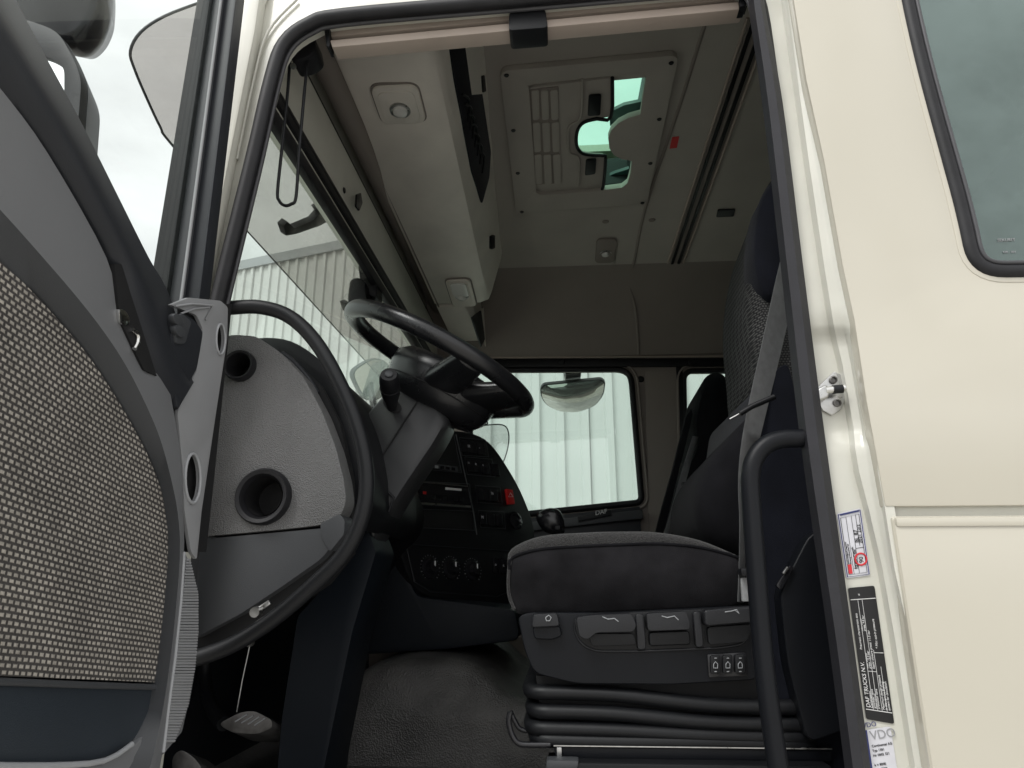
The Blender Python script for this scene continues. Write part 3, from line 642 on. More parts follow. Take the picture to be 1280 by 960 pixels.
# black sensor box hanging at the top middle of the windscreen
sb = thing('sensor_box', 'black sensor housing hanging at the windscreen top behind the steering wheel', 'sensor', U(455, 350, y=1.0))
def q3(l, y): return UL(l, y=y)
prism('mount', fillet(q3([(447, 328), (462, 324), (470, 345), (470, 372), (452, 365)], .97), .015, 3), (0, .08, 0), M['blackp'], sb, bevel=.006)
prism('housing', fillet(q3([(437, 350), (446, 346), (456, 350), (458, 382), (438, 384), (434, 375)], .93), .015, 4), (0, .10, 0), M['blackp'], sb, bevel=.008)

# ================================================================ smoked sun visor outside
VP_ = (V(-.85, 0, 2.574), V(.276, 0, -.19).normalized())
vz = thing('sun_visor', 'smoked see-through sun visor outside above the windscreen', 'sun visor', V(-.8, 1.1, 2.6))
e1 = [U(a, b, pl=VP_) for a, b in [(300, 279), (215, 181), (201, 160), (184, 124), (168, 86), (163, 64), (176, 40), (206, 20), (250, 3)]]
e1 = smooth(e1, 4)
topx, topz = -.66, 2.85
up_ = V(-.85, 0, 2.574); du = V(.19, 0, .276)
near = [p for p in e1]
out_ = near + [V(-.66, near[-1].y + .15, 2.85), V(-.66, 2.15, 2.85), V(-.85, 2.15, 2.574)]
prism('visor_sheet', out_, V(-.0037, 0, .0025), M['visor'], vz)
tube('visor_edge', near + [V(-.66, near[-1].y + .12, 2.84)], .0028, M['char'], vz, n=8)
tube('visor_lower_edge', [near[0], V(-.85, 2.15, 2.574)], .0022, M['char'], vz, n=8)
for l in ([(346, 278), (352, 272), (361, 280), (385, 270), (392, 262), (388, 256), (396, 252), (404, 258), (407, 270), (392, 278), (362, 288), (350, 290)], [(424, 376), (430, 374), (440, 380), (455, 372), (462, 378), (445, 388), (428, 387)], [(497, 436), (503, 434), (512, 440), (520, 436), (522, 442), (508, 448)]):
    P_ = (VP_[0] + V(.012, 0, -.008), VP_[1])
    prism('visor_bracket', [U(a, b, pl=P_) for a, b in l], V(.02, 0, -.014), M['blackp'], vz, bevel=.003)
# wiper-side mirror seen beyond the windscreen, passenger side
pmn = V(.67, -.68, -.28).normalized(); PMP = (V(-1.03, 2.36, 2.6), pmn)
pm = thing('wing_mirror', 'rounded square passenger side mirror seen through the windscreen bottom corner', 'mirror', U(462, 475, pl=PMP))
mo = fillet([U(a_, b_, pl=PMP) for a_, b_ in [(439, 465), (455, 453), (472, 446), (488, 455), (492, 490), (468, 502), (456, 499), (447, 484)]], .04, 5)
prism('mirror_rim', mo, -pmn * .05, M['char'], pm, bevel=.008)
cm = sum(mo, V(0, 0, 0)) / len(mo)
prism('mirror_glass', [cm + (p - cm) * .94 + pmn * .002 for p in mo], pmn * .002, M['mirror'], pm)
tube('mirror_arm', [cm - pmn * .03, cm + V(.05, -.06, -.2), V(-.80, 2.2, 2.25)], .018, M['blackp'], pm, n=10, sm=4)
# kerb mirror hanging outside the far window, tilted down to the kerb
kn_ = V(0, -.72, -.69).normalized(); KP = (V(.06, 2.36, 2.50), kn_)
km = thing('kerb_mirror', 'wide oval kerb mirror hanging outside the far door window', 'mirror', U(714, 478, pl=KP))
kl = fillet([U(a_, b_, pl=KP) for a_, b_ in [(675, 486), (679, 481), (752, 474), (757, 478), (755, 494), (744, 508), (722, 516), (700, 515), (683, 507), (676, 497)]], .03, 4)
ck = sum(kl, V(0, 0, 0)) / len(kl)
prism('mirror_rim', kl, -kn_ * .03, M['char'], km, bevel=.006)
bm = bmesh.new(); rg = []
for s_, d_ in ((.96, 0), (.8, .006), (.55, .013), (.25, .017)): rg.append([ck + (p - ck) * s_ + kn_ * (d_ + .003) for p in kl])
add_loft(bm, rg, True, False); bm.verts.ensure_lookup_table(); bm.faces.new(bm.verts[-len(kl):])
link('mirror_glass', finish(bm, 80), M['mirror'], km)
prism('mirror_stem', UL([(704, 464), (727, 464), (725, 480), (707, 482)], y=2.40), (0, -.20, 0), M['blackp'], km, bevel=.004)
# mirrors outside at the left, beyond the open door
mm = thing('main_mirror', 'tall grey framed main mirror beyond the open door', 'mirror', U(60, 200, y=-.05))
ml_ = fillet(UL([(-60, 10), (20, 20), (72, 38), (93, 75), (102, 100), (97, 160), (90, 260), (-40, 260)], y=-.05), .03, 4)
ci = fillet(UL([(-60, 38), (30, 62), (66, 74), (80, 84), (80, 124), (72, 240), (-40, 240)], y=-.05), .02, 4)
plate('mirror_frame', ml_, [ci], (0, .018, 0), M['rubber'], mm, bevel=.004)
cI = sum(ci, V(0, 0, 0)) / len(ci); cO = sum(ml_, V(0, 0, 0)) / len(ml_)
prism('mirror_glass', [cI + (p - cI) * 1.02 + V(0, .006, 0) for p in ci], (0, .003, 0), M['mirror'], mm)
loft('mirror_shell', [[p + V(0, .019, 0) for p in ml_], [cO + (p - cO) * .92 + V(-.02, .09, 0) for p in ml_], [cO + (p - cO) * .6 + V(-.04, .12, 0) for p in ml_]], M['char'], mm)
wm = thing('wide_angle_mirror', 'glossy black mirror housing at the top left corner above the main mirror', 'mirror', U(60, 0, y=.0))
wl_ = fillet(UL([(-60, -150), (118, -150), (126, -40), (122, 5), (108, 34), (86, 54), (40, 40), (-60, 5)], y=0), [.03, .05, .08, .06, .05, .05, .05, .03], 5)
cw = sum(wl_, V(0, 0, 0)) / len(wl_)
loft('mirror_housing', [[cw + (p - cw) * .94 + V(0, -.008, 0) for p in wl_], wl_, [p + V(0, .04, 0) for p in wl_], [cw + (p - cw) * .75 + V(0, .09, 0) for p in wl_]], M['blackg'], wm, ang=60)

# ================================================================ open door
dr_ = thing('cab_door', 'open driver door with woven fabric panel at the left edge', 'truck door', V(-.53, -.45, 1.3))
XD = -.50
def D(l, off=0): return UL(l, x=XD + off)
far_y = -.93
# inner shell
belt = D([(186, 322), (130, 208), (60, 78), (20, 0), (-60, -150)], -.05)
shell = belt + [V(XD - .05, far_y, belt[-1].z + .03), V(XD - .05, far_y, 1.05), V(XD - .05, -.06, 1.05), V(XD - .05, -.03, 1.9)]
prism('door_shell', shell, (-.05, 0, 0), M['cream'], dr_, bevel=.004)
# window front upright: three strips
def strip(name, l, y, dy, m): prism(name, UL(l, y=y), (0, dy, 0), M[m], dr_, bevel=.003)
strip('window_channel', [(249, -20), (265, -20), (203, 400), (180, 400)], -.105, .03, 'dark')
strip('window_frame', [(264, -20), (280, -20), (224, 400), (202, 400)], -.095, .03, 'char')
strip('frame_cover', [(279, -20), (297, -20), (246, 400), (223, 400)], -.088, .03, 'chard')
tube('frame_highlight', UL([(279, -20), (223, 400)], y=-.097), .0025, M['greyp'], dr_, n=8)  # light grey line painting the highlight between frame and cover
prism('door_window', [V(XD - .075, -.09, 2.0), V(XD - .075, -.09, 2.95), V(XD - .075, far_y, 2.95), V(XD - .075, far_y, 2.15)], (-.004, 0, 0), M['doorglass'], dr_, label='clear door window glass')
# backing under the trims
bk = D([(240, 470), (187, 325), (130, 210), (20, 0), (-60, -150)], -.042)
prism('inner_panel', bk + [V(XD - .042, far_y, bk[-1].z), V(XD - .042, far_y, 1.1), V(XD - .042, -.08, 1.1), V(XD - .042, -.05, 1.6)], (-.01, 0, 0), M['chard'], dr_)
# waist trim and pull handle
hi_ = [(-75, -180), (-20, -75), (20, 0), (60, 76), (100, 150), (145, 240), (186, 322), (207, 358), (222, 400), (236, 445), (247, 470)]
lo_ = [(-75, 40), (-35, 75), (0, 112), (30, 150), (62, 195), (100, 258), (137, 325), (150, 375), (168, 425), (190, 475), (222, 512)]
rows_ = [D(hi_, -.028), D([((a[0] * 3 + b[0]) / 4, (a[1] * 3 + b[1]) / 4) for a, b in zip(hi_, lo_)], .002), D([((a[0] + b[0]) / 2, (a[1] + b[1]) / 2) for a, b in zip(hi_, lo_)], .010), D(lo_, -.004)]
patch('waist_trim', rows_, M['chard'], dr_, off=(-.03, 0, 0), n=4, nrow=3)
# recess with the chrome opener behind the pull
prism('opener_recess', D([(143, 330), (152, 330), (196, 470), (180, 462), (150, 400)], .004), (-.012, 0, 0), M['dark'], dr_)
prism('door_opener', fillet(D([(149, 385), (158, 388), (165, 402), (160, 408), (150, 404)], .006), .004, 2), (-.01, 0, 0), M['chrome'], dr_, bevel=.002)
tube('opener_hook', D([(165, 412), (172, 418), (172, 428), (168, 436)], .006), .003, M['chrome'], dr_, n=8, sm=3)
# broad charcoal surround: outer edge, crease, fabric edge
c1 = [(-75, 28), (-35, 70), (0, 110), (60, 192), (133, 322), (150, 392), (180, 462), (205, 466), (218, 520), (226, 580), (229, 640), (230, 690), (224, 770), (214, 853), (203, 942), (192, 985)]
c2 = [(-75, 188), (-35, 226), (0, 262), (45, 312), (95, 370), (130, 415), (158, 458), (182, 505), (200, 548), (213, 595), (222, 640), (225, 690), (219, 770), (209, 853), (196, 925), (180, 985)]
c3 = [(-75, 243), (-35, 287), (0, 326), (40, 364), (80, 408), (112, 447), (142, 492), (166, 533), (186, 572), (202, 614), (212, 655), (216, 705), (211, 775), (197, 853), (178, 905), (135, 985)]
patch('fabric_surround', [D(c1, .0), D([((a[0] + b[0]) / 2, (a[1] + b[1]) / 2) for a, b in zip(c1, c2)], .004), D(c2, .006)], M['doorchar'], dr_, off=(-.03, 0, 0), n=4, nrow=3)
patch('fabric_frame', [D(c2, .0062), D(c3, -.012)], M['char'], dr_, off=(-.03, 0, 0), n=4, nrow=1)
fb = D(c3[:14], -.010)
def cen(a, k): return a
fb_s = smooth(fb, 4)
fbot = D([(130, 850), (0, 845), (-75, 842)], -.010)
rear_top = V(XD - .010, far_y + .06, fb[0].z + .02); rear_bot = V(XD - .010, far_y + .06, fbot[-1].z)
prism('fabric_panel', fb_s + fbot + [rear_bot, rear_top], (-.02, 0, 0), M['doorfab'], dr_, label='black and beige woven fabric inset of the door')
prism('surround_rear', [D([(-75, 28)])[0] + V(-.002, 0, 0), D([(-75, 243)], -.012)[0], V(XD - .012, far_y, fb[0].z + .02), V(XD - .002, far_y, D([(-75, 28)])[0].z + .03)], (-.02, 0, 0), M['doorchar'], dr_)
# map pocket under the fabric
pk = D([(-75, 851), (0, 853), (197, 859), (196, 880), (180, 912), (160, 932), (130, 950), (60, 957), (-75, 957)], -.012)
mpo = prism('map_pocket', fillet(pk, .02, 4) + [], (-.018, 0, 0), M['pocket'], dr_, bevel=.004)
tube('pocket_lip', D([(-75, 850), (0, 852), (100, 856), (197, 859)], -.010), .0035, M['char'], mpo, n=8)
pf = D([(-75, 958), (60, 959), (130, 953), (170, 930), (192, 905), (203, 945), (196, 1000), (180, 1060), (-75, 1060)], -.006)
prism('pocket_front', pf, (-.02, 0, 0), M['doorchar'], dr_, bevel=.004)
tube('pocket_edge', D([(-75, 956), (60, 957), (130, 951), (165, 930)], -.004), .003, M['greyl'], dr_, n=8, sm=3)
# light grey end piece with two finger holes
ep = D([(213, 381), (236, 372), (276, 376), (285, 384), (284, 425), (268, 530), (252, 640), (246, 700), (239, 690), (231, 640), (229, 590), (222, 515), (246, 462), (254, 412), (246, 394)], -.004)
h1 = D([(275 + 5.5 * math.cos(t), 424 + 19 * math.sin(t)) for t in [i * math.pi / 12 for i in range(24)]], -.004)
h2 = D([(240 + 9.5 * math.cos(t), 598 + 31 * math.sin(t)) for t in [i * math.pi / 12 for i in range(24)]], -.004)
epo = plate('end_piece', fillet(ep, .005, 3), [h1, h2], (-.005, 0, 0), M['greyp'], dr_, bevel=.002)
tube('hole_rim', [p + V(.001, 0, 0) for p in h2], .0022, M['greyl'], epo, n=8, closed=True)
tube('hole_rim', [p + V(.001, 0, 0) for p in h1], .0018, M['greyl'], epo, n=8, closed=True)
prism('hole_back', D([(225, 380), (290, 380), (280, 480), (258, 690), (228, 690)], -.016), (-.004, 0, 0), M['dark'], dr_)
tube('end_crease', D([(219, 383), (240, 380), (266, 382), (257, 400)], -.002), .0016, M['greyp'], dr_, n=6)
tube('end_crease', D([(226, 392), (244, 386), (262, 384)], -.002), .0014, M['greyp'], dr_, n=6)
# switch pod with two buttons
prism('switch_pod', fillet(D([(216, 398), (228, 391), (243, 400), (254, 415), (250, 440), (246, 462), (236, 478), (222, 512), (214, 440)], .004), .006, 3), (-.02, 0, 0), M['chard'], dr_, bevel=.004)
spo = prism('switch_plate', fillet(D([(217, 396), (229, 392), (240, 402), (232, 430), (220, 430)], .007), .005, 3), (-.006, 0, 0), M['char'], dr_, bevel=.002)
for q, rr_ in (((224, 400), 6), ((226, 414), 6)):
    prism('switch_button', ellipse(D([q], .011)[0], Y_, Z_, .013, .0075, 20), (-.008, 0, 0), M['char'], spo, bevel=.002)
# ribbed reflector-like strip: carrier and separate ridges joined
rs = D([(230, 686), (241, 712), (248, 742), (248, 790), (244, 835), (236, 880), (228, 915), (204, 944), (214, 853), (223, 770)], -.002)
rco = prism('ribbed_carrier', rs, (-.02, 0, 0), M['doorchar'], dr_, bevel=.002)
bm = bmesh.new(); N = 64
for i in range(N):
    t = i / (N - 1); py = 700 + t * 226
    xl = 231 - 28 * max(0, (py - 700) / 242) ** 1.1 + 1; xr = [237, 248, 248, 244, 236, 224][0]
    pr = [(700, 237), (742, 247), (790, 247), (835, 243), (880, 235), (926, 218)]
    for (y0, x0), (y1, x1) in zip(pr, pr[1:]):
        if y0 <= py <= y1: xr = x0 + (x1 - x0) * (py - y0) / (y1 - y0)
    a, b = U(xl, py, x=XD + .0005), U(xr, py, x=XD + .0005)
    add_tube(bm, [a, b], .0017, 6)
link('ribs', finish(bm, 60), M['greyp'], rco, kind='stuff')
tube('rib_edge', D([(230, 690), (226, 750), (219, 820), (211, 880), (204, 940)], .001), .0024, M['greyl'], dr_, n=8)

# ================================================================ dashboard
ds = thing('dashboard', 'dark dashboard with grained grey end panel, radio, switches and heater dials', 'dashboard', V(-.5, 1.1, 1.5))
YD = .14
ep_ = [(262, 440), (268, 425), (290, 418), (320, 420), (350, 440), (380, 472), (403, 515), (420, 560), (430, 600), (433, 628), (424, 648), (404, 656), (350, 662), (250, 671)]
e3 = fillet(UL(ep_, y=YD), .012, 3)
vh = [(301, 458, .0285), (330, 621, .048)]
plate('end_panel', e3, [ellipse(U(a_, b_, y=YD), X_, Z_, r_ * .8, r_ * .8, 28) for a_, b_, r_ in vh], (0, .05, 0), M['grain'], ds, bevel=.007, label='grained grey end panel with two round vents')
def vent(px, py, R, m, name='round_vent'):
    c = U(px, py, y=YD - .002)
    t = lathe(name, c, (0, -1, 0), [(R * 1.0, -.004), (R * 1.0, .008), (R * .93, .014), (R * .80, .012), (R * .70, .002), (R * .66, -.03)], M[m], ds, n=36)
    lathe('vent_duct', c, (0, -1, 0), [(R * .67, .002), (R * .64, -.05), (0, -.05)], M['dark'] if m == 'rubber' else M['char'], t, n=30)
vent(301, 458, .0285, 'rubber'); vent(330, 621, .048, 'rubber')
# lower end cover and the curved slot beneath
lw = UL([(250, 674), (350, 665), (404, 660), (424, 655), (428, 668), (400, 700), (350, 735), (300, 768), (262, 788), (240, 800)], y=YD + .004)
prism('lower_end_cover', fillet(lw, .008, 3), (0, .10, 0), M['char'], ds, bevel=.004)
prism('curved_slot', UL([(240, 800), (300, 770), (360, 733), (405, 700), (425, 680), (432, 690), (400, 730), (330, 778), (240, 822)], y=YD + .03), (0, .06, 0), M['dark'], ds)
prism('lower_wing', fillet(UL([(400, 655), (424, 642), (431, 650), (430, 668), (412, 690), (402, 672)], y=YD - .001), .005, 3), (0, .06, 0), M['char'], ds, bevel=.003)
# main dash body behind the end panel
prof = [V(-.78, 0, 1.98), V(-.66, 0, 2.045), V(-.55, 0, 2.04), V(-.47, 0, 1.99), V(-.42, 0, 1.90), V(-.40, 0, 1.80), V(-.44, 0, 1.72), V(-.56, 0, 1.60), V(-.80, 0, 1.56)]
pf_ = smooth(prof, 3)
loft('dash_body', [[p + V(0, y, 0) for p in pf_] for y in (YD + .06, .9, 1.5, 2.07)], M['blackp'], ds, ang=50)
# instrument hood: outer brow and dark face
hood = [(318, 426), (345, 422), (372, 430), (402, 452), (430, 486), (450, 530), (462, 585), (462, 640), (440, 660), (436, 600), (424, 545), (402, 495), (376, 458)]
prism('instrument_hood', smooth(UL(hood, y=.30), 3, True), (0, .42, 0), M['blackp'], ds, bevel=.006)
prism('instrument_face', UL([(372, 455), (400, 480), (425, 530), (440, 600), (440, 650), (425, 640), (410, 560), (385, 490)], y=.245), (0, .02, 0), M['dark'], ds)
tube('hood_trim', UL([(352, 442), (366, 452), (384, 472), (396, 492)], y=.235), .006, M['chard'], ds, n=8, sm=4)
prism('side_switch_bank', fillet(UL([(412, 560), (420, 558), (436, 600), (438, 625), (430, 628), (418, 590)], y=.215), .004, 2), (0, .02, 0), M['blackg'], ds, bevel=.002)
for i in range(4):
    c = U(421 + i * 3.6, 572 + i * 14, y=.212); box('side_switch', c, (.012, .006, .014), M['char'], ds, .002)
# lower dash facing the driver
lo1 = [(440, 660), (486, 672), (500, 690), (520, 745), (645, 762), (650, 800), (560, 812), (428, 820), (425, 760)]
prism('knee_panel', fillet(UL(lo1, y=.92), .02, 3), (0, .5, 0), M['foot'], ds, bevel=.01)
prism('column_shroud_lower', fillet(UL([(372, 770), (445, 690), (452, 640), (470, 690), (440, 790), (405, 960), (395, 1040), (340, 1040), (352, 900)], y=.42), .01, 3), (0, .16, 0), M['foot'], ds, bevel=.008)
# centre stack, turned to the driver
CA, CB = V(-.47, .90, 1.85), V(-.085, 1.42, 1.85)
cu_ = (CB - CA).normalized(); cnrm = V(cu_.y, -cu_.x, 0); cnrm = (cnrm + Z_ * .18).normalized()
def CPL(off=0): return (CA + cnrm * off, cnrm)
def CS(l, off=0): return [U(a, b, pl=CPL(off)) for a, b in l]
st = smooth(CS([(505, 560), (550, 540), (585, 540), (612, 553), (636, 586), (655, 622), (668, 662), (664, 700), (650, 742), (625, 758), (560, 752), (520, 735), (500, 690), (490, 650)]), 4, True)
prism('centre_stack', st, -cnrm * .22, M['blackp'], ds, bevel=.008)
def csp(name, l, off, th, m, bev=.002, r=.004, par=None): return prism(name, fillet(CS(l, off), r, 3), -cnrm * th, M[m], par or ds, bevel=bev)
csp('upper_bay', [(528, 545), (566, 543), (576, 590), (528, 585)], .003, .006, 'dark')
csp('display_strip', [(533, 578), (572, 583), (573, 590), (534, 584)], .005, .005, 'char')
for i in range(5): csp('display_key', [(537 + i * 7, 580.5 + i * .9), (541 + i * 7, 581 + i * .9), (541 + i * 7, 584.5 + i * .9), (537 + i * 7, 584 + i * .9)], .0065, .002, 'blackg' if i != 1 else 'greyl', 0, .0005)
csp('switch_panel', [(570, 545), (592, 546), (622, 580), (626, 595), (582, 592)], .002, .004, 'blackp')
sw = [(579, 553, 0), (599, 556, 0), (586, 573, 1), (596, 575, 0), (605, 578, 1)]
for i, (a, b) in enumerate([(576, 550), (586, 551), (596, 553), (583, 574), (592, 575), (602, 577), (614, 579)]):
    csp('rocker_switch', [(a, b), (a + 9, b + 1), (a + 11, b + 16), (a + 2, b + 15)], .007, .006, 'blackg', .001, .002)
rdo = csp('radio', [(514, 603), (585, 607), (588, 632), (512, 627)], .006, .02, 'blackg', .002)
csp('radio_trim', [(512, 627), (588, 632), (589, 634), (512, 629)], .008, .004, 'zinc', 0, .0005, rdo)
csp('radio_trim', [(523, 601), (585, 607), (585, 608.5), (523, 602.5)], .008, .004, 'steel', 0, .0005, rdo)
csp('radio_display', [(557, 609), (577, 611), (577, 613.5), (557, 612)], .0075, .002, 'white', 0, .0003, rdo)
csp('radio_button', [(529, 614), (533, 614.5), (533, 618), (529, 617.5)], .0075, .002, 'red', 0, .0006, rdo)
for i in range(6): csp('radio_button', [(540 + i * 7, 619 + i * .5), (545 + i * 7, 619.4 + i * .5), (545 + i * 7, 624 + i * .5), (540 + i * 7, 623.6 + i * .5)], .0078, .002, 'blackp', 0, .0006, rdo)
csp('storage_bay', [(516, 637), (590, 640), (592, 662), (514, 658)], .003, .004, 'dark')
for i, (a, b) in enumerate([(596, 610), (605, 611), (614, 612), (600, 641), (610, 642), (620, 643)]):
    csp('rocker_switch', [(a, b), (a + 8, b + .6), (a + 9, b + 15), (a + 1, b + 14.5)], .007, .006, 'blackg', .001, .002)
def csl(name, l, off=.006, r=.0012, m='char', closed=True): return tube(name, CS(l, off), r, M[m], ds, n=6, closed=closed)  # thin lighter tubes: panel frames with edge highlights put into their colour
csl('bay_bezel_highlight', [(527, 544), (567, 542), (577, 591), (527, 586)])
csl('bay_bezel_highlight', [(514, 636), (591, 639), (593, 663), (512, 659)])
csl('radio_bezel_highlight', [(511, 601), (587, 605), (590, 635), (509, 630)], .007)
csl('stack_ridge', [(570, 543), (581, 592), (592, 640), (596, 668)], .004, .002, 'char', False)
csl('switch_bezel_highlight', [(574, 547), (607, 550), (611, 571), (578, 569)])
csl('switch_bezel_highlight', [(581, 571), (615, 574), (619, 596), (584, 593)])
csl('switch_bezel_highlight', [(594, 607), (625, 609), (628, 630), (597, 628)])
csl('switch_bezel_highlight', [(598, 638), (630, 640), (632, 661), (601, 659)])
csl('heater_bezel_highlight', [(507, 680), (641, 689), (642, 737), (621, 746), (539, 740), (518, 727)], .006, .0016, 'chard')
hz = csp('hazard_switch', [(633, 611), (641, 612), (644, 630), (636, 630)], .011, .010, 'red', .001, .003)
tri = CS([(638, 616), (635.6, 621), (641.4, 621)], .012); tube('hazard_symbol', [tri[0], tri[1], tri[2]], .0012, M['white'], hz, n=5, closed=True)
cc = U(644, 651, pl=CPL(.004)); lathe('cigar_lighter', cc, cnrm, [(.030, 0), (.030, .006), (.022, .008), (.018, .004), (.008, .006), (0, .007)], M['blackg'], ds, n=24)
csp('heater_panel', [(508, 682), (640, 690), (640, 735), (620, 744), (540, 738), (520, 725)], .004, .01, 'blackp')
for i, (a, b) in enumerate([(537, 710), (563, 711), (590, 713)]):
    c = U(a, b, pl=CPL(.006)); R_ = .031
    k = lathe('heater_dial', c, cnrm, [(R_, 0), (R_, .004), (R_ * .8, .007), (R_ * .62, .007), (R_ * .5, .022), (0, .024)], M['blackg'], ds, n=28)
    vv = cnrm.cross(cu_).normalized()
    if vv.z < 0: vv = -vv
    bm = bmesh.new()
    for j in range(18):
        th = math.radians(-50 + j * 16.5); 
        p = c + cu_ * math.cos(th) * R_ * 1.08 + vv * math.sin(th) * R_ * 1.10 + cnrm * .003
        q = c + cu_ * math.cos(th) * R_ * 1.2 + vv * math.sin(th) * R_ * 1.17 + cnrm * .003
        add_tube(bm, [p, q], .0006 if j % 3 else .0012, 5)
    link('dial_marks', finish(bm), M['greyp'], k, kind='stuff')
    box('dial_pointer', c + cnrm * .024 + vv * .008, (.003, .003, .014), M['white'], k, 0)
csp('heater_switch', [(617, 697), (624, 698), (624, 717), (617, 716)], .009, .008, 'blackg', .001, .002)
csp('heater_switch', [(627, 698), (634, 699), (634, 718), (627, 717)], .009, .008, 'blackg', .001, .002)
for a, b, s in ((580, 555, '◦'), ): pass
vvv = cnrm.cross(cu_).normalized()
if vvv.z < 0: vvv = -vvv
for a, b, s, z in [(585, 557, 'H', .014), (599, 559, '-', .014), (585, 578, '=', .014), (594, 579, 'x', .014), (603, 581, '+', .014), (614, 616, '76', .012), (602, 646, 'M', .013), (619, 705, 'o', .012), (629, 706, 'c', .012)]:
    text('switch_symbol', s, U(a, b + 2, pl=CPL(.0085 if b < 690 else .0105)), cu_, vvv, z, M['paper'], ds)
# passenger dash outline behind, with vent slats at its end

# A pillar grab handle: long bent tube round the dash end
gh = thing('pillar_grab_handle', 'curved black grab tube sweeping around the dashboard end', 'grab handle', U(455, 600, y=.07))
gp = UL([(240, 388), (285, 385), (325, 384), (362, 396), (395, 428), (425, 480), (447, 535), (458, 590), (454, 640), (432, 690), (390, 733), (340, 775), (290, 806), (240, 824), (200, 832)], y=.075)
tube('grab_tube', gp, .0125, M['blackp'], gh, n=18, sm=6)
lathe('fixing_bolt', U(322, 765, y=.10), (0, -1, 0), [(0, .012), (.008, .012), (.009, 0)], M['zinc'], gh, n=12)
lathe('fixing_bolt', U(314, 803, y=.10), (0, -1, 0), [(0, .010), (.006, .010), (.006, 0)], M['zinc'], gh, n=12)
box('fixing_tab', U(331, 757, y=.10), (.02, .006, .008), M['zinc'], gh, .002, Matrix.Rotation(-.6, 3, 'Y'))

# pedal
pd = thing('pedal', 'worn grey foot pedal with ribbed pad in the footwell', 'pedal', U(306, 905, y=.42))
pc = fillet(UL([(272, 905), (300, 890), (318, 888), (340, 900), (340, 910), (322, 918), (290, 916)], y=.42), .012, 3)
ppo = prism('pedal_pad', pc, (.02, .05, -.025), M['steel'], pd, bevel=.006)
for i in range(4):
    a, b = U(294 + i * 8, 902 + i * 1.6, y=.418), U(309 + i * 7.5, 893 + i * 1.5, y=.418)
    tube('pad_rib', [a, b], .0015, M['greyl'], ppo, n=8)
tube('pedal_rod', UL([(296, 890), (303, 850), (312, 808)], y=.47), .0017, M['zinc'], pd, n=8)
tube('pedal_lever', [U(280, 905, y=.45), U(262, 880, y=.52), U(252, 820, y=.62)], .014, M['blackp'], pd, n=10, sm=4)
# second pedal at the bottom edge
p2 = thing('clutch_pedal', 'grey pedal corner showing under the open door at the bottom', 'pedal', U(235, 950, y=.42))
prism('pedal_pad', fillet(UL([(215, 945), (226, 936), (242, 946), (254, 962), (215, 968)], y=.42), .01, 3), (.02, .05, -.025), M['steel'], p2, bevel=.005)

# engine hump and footwell sides
eh = thing('engine_tunnel', 'grained black rubber engine tunnel rising from the cab floor', 'engine tunnel', V(-.25, 1.2, 1.2))
secs = []
for y, k in ((.80, 0), (.83, .8), (.90, 1), (1.6, 1)):
    base = [(-.62, 1.18), (-.56, 1.38), (-.46, 1.455), (-.30, 1.465), (-.21, 1.44), (-.13, 1.38), (.0, 1.365), (.5, 1.36), (.5, 1.18)]
    secs.append([V(x, y, 1.18 + (z - 1.18) * (.90 + .10 * k)) for x, z in base])
secs = [smooth(s, 4) for s in secs]
loft('tunnel_cover', secs, M['floor'], eh, ang=70)

# ================================================================ steering column and wheel
scx = thing('steering_column', 'dark grey slanted steering column cover with split line', 'steering column', U(490, 620, y=.5))
colu = [(452, 520), (478, 490), (500, 470), (545, 500), (562, 524), (546, 552), (508, 608), (480, 652), (462, 684), (442, 680), (436, 640)]
cc3 = UL(colu, y=.44); c_ = sum(cc3, V(0, 0, 0)) / len(cc3)
f3 = fillet(cc3, .02, 4)
loft('column_cover', [[c_ + (p - c_) * .90 + V(0, -.0, 0) for p in f3], [c_ + (p - c_) * .98 + V(0, .014, 0) for p in f3], [p + V(0, .03, 0) for p in f3], [p + V(0, .10, 0) for p in f3], [c_ + (p - c_) * .9 + V(0, .13, 0) for p in f3]], M['column'], scx, ang=60)
tube('split_line', UL([(528, 492), (500, 535), (468, 585), (440, 632)], y=.438), .0018, M['dark'], scx, n=6)
tube('cover_step', UL([(470, 600), (492, 622), (486, 640)], y=.437), .003, M['blackp'], scx, n=8)
prism('stalk_socket', ellipse(U(490, 506, y=.438), V(.8, 0, -.6), V(.6, 0, .8), .024, .014, 20), (0, .004, 0), M['dark'], scx)
# indicator stalk
sk = thing('indicator_stalk', 'stubby black control stalk with round end button', 'control stalk', U(490, 505, y=.40))
a, b = U(490, 510, y=.43), U(486, 468, y=.33)
ax = (b - a); L_ = ax.length
sbo = lathe('stalk_body', a, ax, [(.010, 0), (.014, L_ * .2), (.020, L_ * .45), (.0215, L_ * .8), (.0205, L_ * .93), (.017, L_), (0, L_)], M['blackp'], sk, n=24)
lathe('end_button', b, ax, [(.0085, -.001), (.0085, .003), (.006, .0045), (0, .0045)], M['char'], sbo, n=20)
tube('stalk_ring', ellipse(a + ax * .62, Y_.cross(ax.normalized()).normalized(), ax.normalized().cross(Y_.cross(ax.normalized())).normalized(), .0212, .0212, 24), .0009, M['dark'], sbo, n=5, closed=True)
# wheel
wc = U(553, 455, y=.52)
wh = thing('steering_wheel', 'large black steering wheel tilted above the column', 'steering wheel', wc)
wl0, wr0 = U(441, 400, y=.52), U(664, 508, y=.52)
wu = (wr0 - wl0); RW = wu.length / 2 - .014; wc = (wl0 + wr0) / 2; wu.normalize(); wv = Y_.copy(); wn = wu.cross(wv).normalized()
if wn.z < 0: wn = -wn
